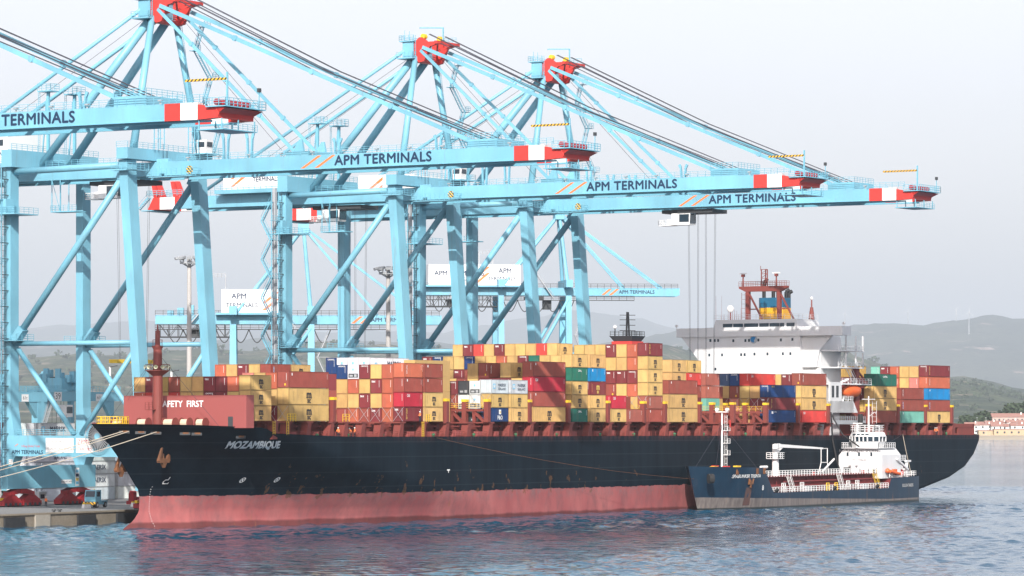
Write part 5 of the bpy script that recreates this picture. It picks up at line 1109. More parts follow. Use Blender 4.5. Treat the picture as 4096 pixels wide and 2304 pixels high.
def trolley(root, yt, rope_to=None):
    tr = part('trolley', MB().box(-3.4, 3.4, yt - 9, yt - .5, 62.9, 63.7).box(-2.2, 2.2, yt - 1, yt + 4, 63.0, 63.75), DARK, root, off=-CBASE)
    cx0, cx1 = -3.3, -.6
    cb = part('operator_cabin', MB().prism([(yt - 3.4, 60.4), (yt + 1.0, 60.4), (yt + 1.0, 62.9), (yt - 3.6, 62.9)], 'x', cx0, cx1).box(cx0, cx1, yt + 1.0, yt + 4.2, 60.3, 60.45), CWHITE, tr)
    part('window', MB().box(cx0 - .03, cx0, yt - 3.3, yt - .9, 61.0, 62.7).box(cx0 + .1, cx1 - .1, yt - 3.62, yt - 3.5, 60.8, 62.7), GLASS, cb)
    q = MB(); q.rail([(cx0, yt + 1, 60.4), (cx0, yt + 4.2, 60.4), (cx1, yt + 4.2, 60.4)], 1.1, .8, .07); q.box(cx0 + .3, cx0 + 1.3, yt + 1.2, yt + 2.2, 60.5, 61.7); part('cabin_gallery', q, CWHITE, cb)
    if rope_to is not None:
        q = MB()
        for x0 in (-2.4, -1.9, 1.9, 2.4):
            for y0 in (-6.8, -2.6): q.tube((x0, yt + y0, 63), (x0 * .75, yt + y0 * .9 - .5, rope_to), .035, n=4)
        part('hoist_rope', q, ROPE, tr)
        sp_ = part('spreader', MB().box(-6.0, 6.0, yt - 5.6, yt - 3.6, rope_to - .7, rope_to), YEL, tr)
    return tr
crane1 = quay_crane('light blue quay crane standing over the bow, its sill beam numbered 27')
crane0 = copy_tree(crane1); crane0.location.x = 77.1 - 101.2; crane0['label'] = 'light blue quay crane ahead of the bow, its boom reaching over open water'
crane2 = copy_tree(crane1); crane2.location.x = 77.1 + 90.2; crane2['label'] = 'light blue quay crane amidships, second one astern of the bow crane'[:200]
crane3 = copy_tree(crane1); crane3.location.x = 77.1 + 142.1; crane3['label'] = 'light blue quay crane nearest the deckhouse, lowering ropes from its boom'
crane2['label'] = 'light blue quay crane amidships between the bow crane and the deckhouse crane'
trolley(crane0, 60, 40); trolley(crane1, 62.5, 30); trolley(crane2, 73.5, 24); trolley(crane3, 17.6, 17.0)

# ------------------------------------------------------------------ bunkering tanker alongside
TB = Vector((225, -7.6, 0))
tank = thing('bunkering_tanker', 'small navy blue bunkering tanker with white bridge lying alongside', 'ship', TB)
def tk(name, mb, mat, parent=None, **kw): return part(name, mb, mat, parent or tank, off=-TB if parent is None else None, **kw)
TY, THB = -7.6, 6.4
def t_stem(z): return float(np.interp(z, [-3, 0, 9], [181, 179.5, 175.6]))
def t_top(X): return float(np.interp(X, [175, 196.3, 198.8, 256.3, 256.8, 274], [9.1, 8.6, 3.3, 3.3, 5.5, 5.7]))
def t_half(X, z):
    Le = float(np.interp(z, [0, 9], [26, 17])); t = min(1, max(0, (X - t_stem(z)) / Le)); h = THB * (1 - (1 - t) ** 2.3)
    if X > 262: h *= 1 - .10 * ((X - 262) / 11) ** 2
    return h
def tmat():
    m, nt, b = _new('tanker_hull_paint'); t = nt.nodes.new('ShaderNodeTexCoord'); v = t.outputs['Object']; s = nt.nodes.new('ShaderNodeSeparateXYZ'); nt.links.new(v, s.inputs[0])
    def mp(sc): q = nt.nodes.new('ShaderNodeMapping'); q.inputs['Scale'].default_value = sc; nt.links.new(v, q.inputs[0]); return q.outputs[0]
    def mr(val, a, b_, lo=0, hi=1): n = nt.nodes.new('ShaderNodeMapRange'); n.inputs[1].default_value = a; n.inputs[2].default_value = b_; n.inputs[3].default_value = lo; n.inputs[4].default_value = hi; nt.links.new(val, n.inputs[0]); return n.outputs[0]
    def m2(op, a, b_):
        n = nt.nodes.new('ShaderNodeMath'); n.operation = op
        for i, x in enumerate((a, b_)):
            if isinstance(x, (int, float)): n.inputs[i].default_value = x
            else: nt.links.new(x, n.inputs[i])
        return n.outputs[0]
    n1 = noise(nt, .5, 5, mp((1, 1, .4))); st = noise(nt, 1.3, 4, mp((1, 1, .06)), .6)
    blue = ramp(nt, n1.outputs[0], [(.3, (.003, .017, .038)), (.7, (.008, .032, .062))]).outputs[0]
    grey = ramp(nt, st.outputs[0], [(.35, (.10, .085, .08)), (.65, (.21, .18, .165))]).outputs[0]
    line = mr(s.outputs[0], 180, 256, 2.7, .9); c = mixc(nt, m2('GREATER_THAN', s.outputs[2], line), grey, blue)
    rf = m2('MULTIPLY', ramp(nt, st.outputs[0], [(.60, (0, 0, 0)), (.68, (.8,) * 3)]).outputs[0], mr(s.outputs[2], 4.5, 1.2, .08, .9)); c = mixc(nt, rf, c, (.17, .085, .04))
    wet = mr(s.outputs[2], .35, .6); c = mixc(nt, wet, (.02, .025, .025), c)
    nt.links.new(c, b.inputs['Base Color']); b.inputs['Roughness'].default_value = .45; return m
THM = tmat(); mb = MB(); NX, NZ = 80, 12; Xe = 273.0
for i in range(NX):
    g = i / (NX - 1); g = .35 * g ** 2 + .65 * g; Xn = 175.6 + (Xe - 175.6) * g; zt = t_top(Xn)
    for s in (-1, 1):
        for j in range(NZ):
            z = -3 + (zt + 3) * j / (NZ - 1); X = t_stem(z) + (Xe - t_stem(z)) * g; mb.v.append((X, TY + s * t_half(X, z), z))
for i in range(NX - 1):
    for j in range(NZ - 1):
        a = i * 2 * NZ + j; b = a + 2 * NZ; mb.f.append((a, b, b + 1, a + 1)); a += NZ; b += NZ; mb.f.append((a, a + 1, b + 1, b))
mb.f.append(tuple([(NX - 1) * 2 * NZ + j for j in range(NZ)] + [(NX - 1) * 2 * NZ + NZ + j for j in reversed(range(NZ))]))
tk('hull', mb, THM)
mb = MB(); n = 60
for i in range(n):
    X = 176 + (272.9 - 176) * i / (n - 1); z = t_top(X) - (.9 if X < 197 else .15)
    for s in (-1, 1): mb.v.append((X, TY + s * (t_half(X, z) - .05), z))
for i in range(n - 1): a = 2 * i; mb.f.append((a, a + 2, a + 3, a + 1))
TRED = paint('tanker_deck_red', (.20, .028, .03), .6, .5, (.10, .03, .03), scale=.8); tk('deck', mb, TRED)
def t_on(me, fx, fz):
    me = me.copy()
    for v in me.vertices: X = fx + v.co.x; Z = fz + v.co.y; v.co = (X, TY - t_half(X, Z) - .05, Z)
    return me
def fitw(s, w, size, **kw):
    me = text(s, size, **kw).copy(); xs = [v.co.x for v in me.vertices]; me.transform(Matrix.Diagonal((w / (max(xs) - min(xs)), 1, 1, 1))); return me
tk('ship_name', t_on(fitw('SPABUNKER TREINTA', 9.6, .95, bold=.03, shear=.15), 190.0, 6.9), LWHITE); tk('owner_name', t_on(fitw('BOLUDA TANKERS', 6.2, .95, bold=.03), 266.0, 3.7), LWHITE); tk('hull_mark', t_on(fitw('8', .75, 1.4, bold=.04), 196.0, 4.4), LWHITE)
tk('fender_tyre', MB().tube((177.4, -11.2, 6.6), (178.2, -11.9, 6.6), 1.0, n=14), TYRE)
a_ = MB(); c = Vector((191.0, TY - t_half(191, 5.4) - .25, 5.2)); a_.beam(c + Vector((0, 0, -.6)), c + Vector((0, 0, .9)), .3); a_.beam(c + Vector((-.9, 0, .2)), c + Vector((.9, 0, .2)), .35)
for k in (-1, 1): a_.beam(c + Vector((k * .8, 0, .2)), c + Vector((k * .9, -.2, 1.2)), .28)
tk('anchor', a_, RUST)
st_ = MB(); st_.v = [(-1.0, -2.5, 0), (1.0, -2.5, 0), (.9, 1.2, 0), (-.9, 1.2, 0)]; st_.f = [(0, 1, 2, 3)]; tk('rust_stain', t_on(st_.mesh('stain'), 191.0, 3.4), paint('hull_rust', (.10, .045, .035), .8, .6, (.05, .05, .06)))
for X in (186, 193, 196): tk('fairlead', MB().box(X, X + .9, TY - t_half(X + .4, 7.8) - .12, TY - t_half(X + .4, 7.8) + .1, 7.3, 8.5), RUST)
# forecastle gear and foremast
m = MB(); m.tube((190, -7.6, 8), (190, -7.6, 20.2), .26, .16, 10); fm = tk('foremast', m, CWHITE)
m = MB(); m.box(189.6, 190.4, -8.9, -6.3, 20.0, 20.2); m.ladder((190.6, -8.2, 9), (190.6, -8.2, 19.5), .5, (0, 1, 0), .9)
for z in (11.2, 13.6, 16.2): m.box(190, 191.3, -8.8, -7.6, z, z + .1); m.rail([(191.3, -8.8, z), (190.2, -8.8, z)], 1, .6, .06)
part('mast_platforms', m, CWHITE, fm)
for y in (-8.8, -6.4): part('floodlight', MB().tube((189.8, y, 20.6), (190.3, y, 20.6), .35, n=10), CWHITE, fm)
part('flag', MB().box(190.7, 191.3, -9.0, -8.96, 17.0, 18.4), CRED, fm)
m = MB()
for p in ((178, -8, 9), (181, -11, 9), (198, -12, 8)): m.tube((190, -7.6, 17.5), p, .035, n=4)
tk('mast_stays', m, ROPE)
for x, y, c_ in ((184, -9, YEL), (187.5, -10, CRED), (193, -9.6, YEL), (192, -5, CRED)): tk('deck_gear', MB().box(x, x + 1.6, y, y + 1.0, 8.0, 9.0), c_)
# trunk, pipes, rails
tk('cargo_trunk', MB().box(198.6, 256.3, -10.6, -4.4, 3.2, 6.6), TRED)
m = MB()
random.seed(4)
for k in range(9): z = 3.7 + .42 * (k % 5); y = -10.9 - .22 * (k % 6); x0 = 199 + random.uniform(0, 14); m.tube((x0, y, z), (256 - random.uniform(0, 12), y, z), .14 + .06 * (k % 3), n=8)
for k in range(16): x = 201 + k * 3.5; m.tube((x, -10.9, 3.4), (x, -10.9, 6.4), .13, n=6); m.tube((x, -12.2, 4.4), (x, -10.6, 4.4), .16, n=6)
tk('cargo_pipes', m, TRED)
m = MB(); m.box(198.8, 256.2, -11.8, -10.65, 6.45, 6.55); cw = tk('catwalk', m, TRED)
WR = flat('rail_white', (.82, .82, .80), .5)
m = MB(); m.rail([(198.8, -11.8, 6.55), (256.2, -11.8, 6.55)], 1.25, 1.25, .12); part('railing', m, WR, cw)
m = MB(); m.rail([(199.5, -13.85, 3.25), (256.0, -13.85, 3.25)], 1.2, 1.25, .11); tk('side_railing', m, WR)
m = MB(); m.rail([(257, -13.7, 5.6), (272.5, -12.9, 5.7)], 1.1, 1.3, .11); m.rail([(272.5, -12.9, 5.7), (272.5, -2.3, 5.7)], 1.1, 1.3, .11); tk('stern_railing', m, WR)
for x in (210.2, 233.8, 251.5):
    m = MB(); m.stair((x, -12.6, 6.5), (x + 2.2, -12.6, 3.3), .8, (0, 1, 0)); s_ = tk('stairway', m, YEL if x > 250 else WR)
for x in (206, 214.5, 236.5, 241): m = MB(); m.rail([(x, -13.2, 3.3), (x + 1.6, -13.2, 3.3)], 1.9, .8, .12); tk('pipe_frame', m, WR)
for x, c_ in ((202, DARK), (229, DARK), (250, DARK)): tk('tyre_fender', MB().tube((x, -14.2, 3.6), (x, -13.9, 3.9), .55, n=12), TYRE)
for x, y, c_ in ((218.5, -12.9, GREY), (221, -12.6, DARK), (246, -12.8, GREY)): tk('deck_box', MB().box(x, x + 2.2, y, y + .9, 3.25, 4.3), c_)
for x in (225.5, 229.5): m = MB(); m.rail([(x, -13.9, 3.3), (x + 1.2, -13.9, 3.3)], 1.6, .6, .16); tk('yellow_guard', m, YEL)
for x in (200.5, 224.5, 248.5): tk('manifold_valve', MB().tube((x, -11.3, 6.6), (x, -11.3, 7.3), .35, n=8), CRED)
# cargo crane and A-frame
m = MB(); m.tube((212, -8.6, 6.5), (212, -8.6, 13.2), .75, .65, 14); hc = tk('hose_crane', m, CWHITE)
m = MB(); m.beam((212, -8.6, 13.0), (234.2, -8.6, 12.2), .6, .75, w2=.35, h2=.35); m.beam((212.3, -8.6, 11.4), (215, -8.6, 12.7), .4); part('jib', m, CWHITE, hc)
m = MB(); m.box(210.6, 213.4, -10, -7.2, 10.2, 10.3); m.rail([(210.6, -7.2, 10.3), (210.6, -10, 10.3), (213.4, -10, 10.3), (213.4, -7.2, 10.3)], 1.2, .9, .1); m.box(210.2, 211.4, -9.8, -8.9, 12.3, 13.3); m.rail([(210.2, -10, 12.2), (211.4, -10, 12.2)], 1.2, .6, .1); part('crane_platform', m, CWHITE, hc)
m = MB()
for x in (231.5, 234.5): m.beam((x, -9.6, 9.2), (x, -9.6, 12.2), .14)
m.beam((231.5, -9.6, 12.2), (234.5, -9.6, 12.2), .14); m.beam((231.5, -9.6, 9.2), (234.5, -9.6, 9.2), .14); m.beam((231.5, -9.6, 9.2), (230.2, -9.6, 6.6), .14); m.beam((234.5, -9.6, 9.2), (235.2, -9.6, 6.6), .14); m.beam((231.6, -9.8, 7.2), (237.4, -9.8, 9.9), .3); tk('hose_rest', m, CWHITE)
tk('life_raft', MB().tube((201.5, -10.6, 8.6), (204.2, -10.6, 8.6), .3, n=10).beam((202.8, -10.6, 6.6), (202.8, -10.6, 8.3), .12), CWHITE)
# bridge house
FX = 254.6
m = MB(); m.prism([(-2.4, 5.4), (-2.4, 10.4), (-3.8, 12.0), (-11.8, 12.0), (-13.0, 10.6), (-13.0, 5.4)], 'x', FX, FX + 9.5); bh = tk('deckhouse', m, SW)
for y, z in ((-4.6, 10.7), (-7.4, 10.7), (-10.4, 10.7), (-7.6, 7.1), (-9.6, 7.1), (-11, 7.1)): part('window', MB().box(FX - .04, FX + .02, y - .22, y + .22, z - .42, z + .42), GLASS, bh)
part('door', MB().box(FX - .04, FX + .02, -5.2, -3.6, 6.4, 7.8), DARK, bh); part('vent_trunk', MB().tube((FX - .5, -6.2, 5.8), (FX - .5, -6.2, 8.2), .6, n=12).box(FX - 1, FX, -7.2, -5.4, 8.2, 8.9), SW, bh)
letter('NO FUMAR / NO SMOKING', (FX - .03, -7.6, 11.45), LGREY, bh, .82, BOWF, bold=.02, sx=1.0); letter('IMO-9298638', (FX - .03, -7.4, 9.4), LGREY, bh, .6, BOWF, sx=1.0)
m = MB(); m.prism([(-3.4, 12.0), (-12.4, 12.0), (-12.4, 12.15), (-3.4, 12.15)], 'x', FX - .8, FX + 8); m.rail([(FX - .7, -3.4, 12.15), (FX - .7, -5.0, 12.15)], 1.1, .8, .1); m.rail([(FX + 8, -3.4, 12.15), (FX - .7, -3.4, 12.15)], 1.1, 1, .1); m.rail([(FX - .7, -10.6, 12.15), (FX - .7, -12.4, 12.15), (FX + 8, -12.4, 12.15)], 1.1, .9, .1); part('bridge_deck', m, SW, bh)
def octo(e, z0, z1, e2, mat, nm, par):
    def ring_(q): return [(FX + 1 - q, -9.2), (FX + 1 - q, -6.2), (FX + 2.2, -4.6 + q), (FX + 5.5, -4.6 + q), (FX + 6.4 + q, -6.2), (FX + 6.4 + q, -9.2), (FX + 5.5, -10.8 - q), (FX + 2.2, -10.8 - q)]
    m = MB(); a = ring_(e); b = ring_(e2); m.v = [(x, y, z0) for x, y in a] + [(x, y, z1) for x, y in b]; m.f = [tuple(reversed(range(8))), tuple(range(8, 16))] + [(i, (i + 1) % 8, 8 + (i + 1) % 8, 8 + i) for i in range(8)]; return part(nm, m, mat, par) if par else tk(nm, m, mat)
wh_ = octo(0, 12.1, 13.5, .3, SW, 'wheelhouse', None); octo(.30, 13.5, 14.6, .55, GLASS, 'window_band', wh_); octo(.62, 14.6, 15.6, .1, SW, 'roof', wh_)
m = MB(); q = .48
for p, z0, z1 in (((FX + 1 - q, -9.2), 13.5, 14.65), ((FX + 1 - q, -8.2), 13.5, 14.65), ((FX + 1 - q, -7.2), 13.5, 14.65), ((FX + 1 - q, -6.2), 13.5, 14.65), ((FX + 1.6 - q * .7, -5.4 + q * .6), 13.5, 14.65), ((FX + 2.2, -4.6 + q), 13.5, 14.65), ((FX + 2.2, -10.8 - q), 13.5, 14.65), ((FX + 1.6 - q * .7, -10.0 - q * .6), 13.5, 14.65), ((FX + 3.8, -10.8 - q), 13.5, 14.65), ((FX + 5.5, -10.8 - q), 13.5, 14.65)): m.beam((p[0], p[1], z0), (p[0], p[1], z1), .24)
part('mullion', m, SW, wh_)
m = MB()
for y in (-9, -8, -6.9, -5.9): m.box(FX + .55, FX + 1.0, y - .4, y + .35, 14.95, 15.25)
part('upper_window', m, GLASS, wh_)
m = MB(); m.rail([(FX + 1, -4.8, 15.6), (FX + 1, -10.6, 15.6), (FX + 6, -10.6, 15.6), (FX + 6, -4.8, 15.6), (FX + 1, -4.8, 15.6)], 1.5, 1.0, .12); part('roof_railing', m, SW, wh_)
m = MB(); m.tube((FX + 4, -7.8, 15.6), (FX + 4, -7.8, 23.6), .25, .15, 8)
m.beam((FX + 4, -9.4, 22.9), (FX + 4, -6.2, 22.9), .14); m.ladder((FX + 4.9, -8.8, 17.5), (FX + 4.9, -8.8, 22.5), 1.0, (0, 1, 0), 1.0); m.beam((FX + 4, -7.8, 19), (FX + 4.9, -8.8, 20), .1); wm = part('mast', m, SW, wh_)
for y, z in ((-6.0, 17.3), (-10.0, 16.8)): part('radar', MB().tube((FX + 2, y, 15.6), (FX + 2, y, z), .35, .25, 8).box(FX + 1.8, FX + 2.2, y - 1.2, y + 1.0, z + .1, z + .35), SW, wh_)
m = MB(); m.box(FX + 9.5, FX + 13, -12, -3, 5.4, 8.4); m.rail([(FX + 9.5, -12.6, 9.3), (FX + 13, -12.6, 9.3)], 1.1, .8, .1); m.box(FX + 9.5, FX + 13, -12.6, -11.2, 9.2, 9.3); m.beam((FX + 7, -13.3, 9.6), (FX + 13, -13.2, 7.2), .4); m.tube((FX + 13, -12.8, 5.5), (FX + 13, -12.8, 8.9), .35, n=8); m.box(FX + 12.4, FX + 14.6, -13.2, -12.6, 8.9, 9.3); tk('after_house', m, SW)
m = MB(); 
for k in (-1, 1): m.tube((256.4, -13.6 + k * .5, 7.0), (261.4, -13.6 + k * .5, 6.3), .33, .33, 10)
m.ball((256.2, -13.6, 7.1), .55, 8, 6); rb = thing('rescue_boat', 'orange inflatable rescue boat hung beside the tanker deckhouse', 'boat', (259, -13.6, 6.3)); part('tubes', m, OR_, rb, off=(-259, 13.6, -6.3)); part('console', MB().box(.2, 1.5, -.3, .3, .3, 1.1), OR_, rb)
tk('winch', MB().tube((267.5, -11.8, 6.7), (269, -11.8, 6.7), .75, n=14).tube((266.6, -11.8, 6.7), (269.8, -11.8, 6.7), .3, n=8), CWHITE); tk('winch', MB().tube((266.4, -11.8, 6.5), (266.9, -11.8, 6.5), .8, n=14), CRED)
m = MB(); m.path([(252.6, -8.4, 12.4), (253.4, -4, 15), (254.0, -1.4, 18.6), (254.2, -.6, 20)], .16, 6); m.path([(254.2, -.7, 20), (254.0, -1.2, 14), (253.6, -2.5, 9), (252, -4, 7)], .18, 6); tk('bunker_hose', m, BLACK)
m = MB(); m.path([(268, -1.2, 19.5), (267.3, -1.6, 16), (266.8, -2.0, 12.5)], .55, 10); m.path([(270, -1.0, 17.5), (269.3, -1.4, 14), (269, -1.6, 11)], .5, 10)
fe = thing('fender_tube', 'long black rubber fender hanging between tanker and container ship', 'fender', (267.5, -1.5, 12)); part('tube', m, TYRE, fe, off=(-267.5, 1.5, -12))
# ------------------------------------------------------------------ mooring lines
def line(p, q, sag, r, mat, label, n=8, name='mooring_line'):
    P, Q = Vector(p), Vector(q); pts = [P.lerp(Q, i / n) - Vector((0, 0, sag * 4 * (i / n) * (1 - i / n))) for i in range(n + 1)]
    m = MB(); m.path([a - P for a in pts], r, 6); return top(name, m, mat, label, 'rope', base=None).__setattr__('location', P)
HAWS = paint('pale_hawser', (.50, .44, .35), .9, .3)
line((18.4, h_near(18.4, 16.6) - .2, 16.9), (-40, 43.2, 2.9), 1.0, .075, HAWS, 'upper pale mooring line from the bow to the quay')
line((19.0, h_near(19, 16.6) - .2, 16.9), (-40, 42.8, 2.9), 1.4, .065, HAWS, 'pale mooring line hanging just below the upper bow line')
line((22.2, h_near(22.2, 16.4) - .2, 16.8), (-42, 42.4, 2.9), 1.9, .07, HAWS, 'lowest pale mooring line from the second fairlead to the quay')
line((92, -.6, 15.4), (183, -8.5, 6.2), 1.2, .03, RUST, 'long tan line from the container ship down to the tanker bow')
line((291.5, -.6, 14.9), (270.8, -12.4, 6.4), .3, .07, HAWS, 'yellowish line from ship rail down to the tanker stern')
line((291.3, -.6, 14.9), (262, -6, 12.4), .8, .04, ROPE, 'thin dark line from ship rail to the tanker bridge')
# ------------------------------------------------------------------ the yard behind the cranes
random.seed(77)
def yard_stack(X, Y, n, codes, label, L=S40, logos=None, z0=QZ, hasd=False):
    for t in range(n):
        c = codes[t % len(codes)]; container(Matrix.Translation((X, Y, z0 + t * 2.62)), L, 2.591, c, '%s, %s tier' % (label, ORD[t]), 'containers stacked in the yard', (logos or {}).get(t), None, hasdoors=hasd)
yard_stack(98.0, 98, 6, 'GGGGGG', 'grey long container with doors in the yard stack behind crane legs', logos={5: 'maersk1', 3: 'maersk', 4: 'maersk1'}, hasd=True)
yard_stack(98.0, 100.6, 6, 'GwGGwG', 'pale long container, second row of the yard stack behind crane legs', hasd=True)
yard_stack(98.0, 103.2, 6, 'wGwGwG', 'pale long container, third row of the yard stack behind crane legs', hasd=True)
yard_stack(111.2, 98, 4, 'GGGG', 'grey long container in the yard stack behind the ship stem', logos={1: 'maersk1', 2: 'maersk1', 3: 'maersk1'})
yard_stack(124.4, 98, 3, 'wGw', 'pale long container in the yard stack right behind the ship stem')
yard_stack(84.6, 106, 4, 'wbwb', 'long container in the low yard stack behind the crane stair tower', hasd=True)
yard_stack(71.4, 106, 3, 'wmw', 'long container in the stack at the end of the yard row', hasd=True)
for k in range(4):
    X = 90 + k * 13.4; yard_stack(X, 128 + (k % 2) * 2.7, 4 + k % 3, ''.join(random.choice('wGwbGt') for _ in range(6)), 'long container in far yard row, stack %s along' % ('one two three four five six seven eight'.split()[k]))
# terminal tractor, trailer, boxes
def wheel(c, r, w, par, n='wheel'):
    o = part(n, MB().tube((c[0], c[1] - w / 2, c[2]), (c[0], c[1] + w / 2, c[2]), r, n=16), TYRE, par); part('rim', MB().tube((c[0], c[1] - w / 2 - .02, c[2]), (c[0], c[1] + w / 2 + .02, c[2]), r * .5, n=12), GREY, o)
tr = thing('terminal_tractor', 'light blue terminal tractor with striped bumper parked on the quay', 'truck', (70.2, 61.5, QZ), )
tr.rotation_euler = (0, 0, R(180 + 12))
part('chassis', MB().box(-3.0, 2.2, -1.1, 1.1, .6, 1.15).box(-3.0, -.4, -1.2, 1.2, 1.15, 1.3), BLUE, tr)
cab = part('cab', MB().prism([(-.3, 1.2), (2.1, 1.2), (2.1, 2.0), (1.75, 3.3), (-.3, 3.3)], 'y', -1.15, 1.15), BLUE, tr)
part('windscreen', MB().hexa([(2.09, -.95, 2.05), (2.13, -.95, 2.05), (2.13, .95, 2.05), (2.09, .95, 2.05), (1.77, -.95, 3.15), (1.82, -.95, 3.15), (1.82, .95, 3.15), (1.77, .95, 3.15)]), GLASS, cab)
part('side_window', MB().box(.2, 1.5, -1.17, 1.17, 2.1, 3.0), GLASS, cab)
part('bumper', MB().box(2.2, 2.5, -1.25, 1.25, .55, 1.1), HAZARD, tr)
for x in (1.4, -2.0):
    for y in (-1.05, 1.05): wheel((x, y, .55), .55, .4, tr)
part('beacon', MB().tube((.4, 0, 3.3), (.4, 0, 3.5), .12, n=8), LYEL, tr)
rg = thing('red_ground_frame', 'red steel lashing frame standing on the quay beside the tractor', 'equipment', (82.5, 62, QZ))
part('frame', MB().box(0, 4.2, 0, 1.6, .3, 1.0).box(.4, 1.4, .2, 1.4, 1.0, 2.4).box(2.2, 4, .3, 1.3, 1.0, 1.7), BOGRED, rg); part('motor', MB().tube((1, .2, 2.5), (1, 1.4, 2.5), .4, n=10), BOGRED, rg)
for i, (x, y) in enumerate(((64.6, 59.6), (79.2, 59.4))):
    b = thing('road_block', ('white and yellow plastic road block in front of the tractor', 'white and yellow plastic road block beside the red frame')[i], 'barrier', (x, y, QZ))
    part('body', MB().hexa([(0, 0, 0), (2, 0, 0), (2, .7, 0), (0, .7, 0), (.1, .1, .75), (1.9, .1, .75), (1.9, .6, .75), (.1, .6, .75)]), CWHITE, b); part('top', MB().box(.15, 1.85, .12, .58, .75, .95), YEL, b)
person(Matrix.Translation((71.4, 74.2, QZ)) @ Matrix.Rotation(2.6, 4, 'Z'), 'stand', 'person in orange jacket and helmet walking past the red crane wheels')
wc = thing('site_cabin', 'small white and blue cabin between the red crane bogies', 'cabin', (77.2, 80.5, QZ)); part('wall', MB().box(0, 2.2, 0, 2, 0, 2.6), CWHITE, wc); part('window', MB().box(.4, 1.6, -.03, .02, 1.3, 2.1), GLASS, wc); part('lattice_mast', MB().beam((.3, 1, 2.6), (.3, 1, 8), .12).beam((1.9, 1, 2.6), (1.9, 1, 8), .12).beam((.3, 1, 3), (1.9, 1, 5.2), .08).beam((1.9, 1, 5.2), (.3, 1, 7.6), .08), GREY, wc)
# rubber tyred gantries
def yard_gantry(X, Y, num, num2, label, span=25, h=26):
    r = thing('yard_gantry', label, 'gantry crane', (X, Y, QZ), 'yard gantry cranes')
    for e in (0, 11):
        for x0 in (0, span):
            part('leg', MB().box(x0 - .55, x0 + .55, e - .5, e + .5, 2.2, h), BLUE, r)
        g = part('girder', MB().box(-2.5, span + 2.5, e - .6, e + .6, h, h + 2.0), BLUE, r); q = MB(); q.rail([(-2.5, e - .7, h + 2), (span + 2.5, e - .7, h + 2)], 1.2, 1.2, .08); part('handrail', q, BLUE2, g)
        if e == 0:
            mark(2.6, 1.9, (5.0, -.63, h + 1.0), CWHITE, g, name='sign'); letter(num, (5.0, -.64, h + 1.0), LBLK, g, 1.9); letter('ZPMC', (span * .55, -.63, h + 1), LBLK, g, 1.5); mark(2.3, 1.5, (span * .8, -.63, h + .8), CWHITE, g, name='sign'); letter('61t', (span * .8, -.64, h + .8), LBLK, g, 1.1)
            part('knee', MB().prism([(.55, h), (3.4, h), (.55, h - 3.4)], 'y', -.45, .45).prism([(span - .55, h), (span - 3.4, h), (span - .55, h - 3.4)], 'y', -.45, .45), BLUE, r)
            mark(1.9, 1.3, (0, -.53, h - 6), CWHITE, r, name='sign'); letter(num2, (0, -.54, h - 6), LRED, r, 1.2)
    for x0 in (0, span):
        part('sill', MB().box(x0 - .5, x0 + .5, -1.5, 12.5, 1.4, 2.4), BLUE, r)
        for y0 in (-1, 1, 10, 12): wheel((x0, y0, .7), .75, .6, r)
    tr_ = part('trolley', MB().box(9, 15, 0, 11, h + 2.05, h + 2.5).box(9.5, 13, 2, 8, h + 2.5, h + 5).box(13.2, 14.8, 1, 4, h + 2.5, h + 4.6), BLUEOLD, r)
    q = MB()
    for i in range(14): x0 = random.uniform(9, 15); y0 = random.uniform(0, 10); q.box(x0, x0 + random.uniform(.5, 1.8), y0, y0 + 1.2, h + 4, h + random.uniform(5, 7.2))
    part('machinery', q, BLUEOLD, tr_); q = MB()
    for i in range(6): x0 = random.uniform(8, 16); q.box(x0, x0 + 1, 5, 6.5, h + 2.6, h + 5.2)
    part('motors', q, DARK, tr_); cb = part('operator_cabin', MB().box(8, 10.2, -.5, 2.0, h - 3.4, h - .8), CWHITE, r); part('window', MB().box(8.1, 10.1, -.53, -.48, h - 2.6, h - 1.2), GLASS, cb)
    q = MB(); 
    for x0 in (10, 11.5, 13, 14): q.tube((x0, 5, h + 2), (x0, 5, h - 9), .05, n=4)
    part('hoist_rope', q, ROPE, r); part('spreader', MB().box(8, 16, 4, 6.4, h - 9.6, h - 9), YEL, r)
    q = MB(); q.stair((-1.6, -1, h - 8), (2.8, -1, h + 1), 1, (0, 1, 0)); part('stairway', q, GREY, r)
yard_gantry(99, 118, '37', '33', 'light blue yard gantry numbered 37 behind the bow crane', 24, 20)
yard_gantry(134, 126, '39', '29', 'light blue yard gantry numbered 39 behind the ship forecastle', 24, 20.2)
yard_gantry(120, 176, '35', '31', 'light blue yard gantry standing behind the other two gantries', 26, 21)
yard_gantry(92, 205, '41', '43', 'light blue yard gantry furthest back beyond the stacks', 26, 22)
yard_gantry(150, 160, '32', '34', 'light blue yard gantry beyond the forecastle railing', 24, 20.5)
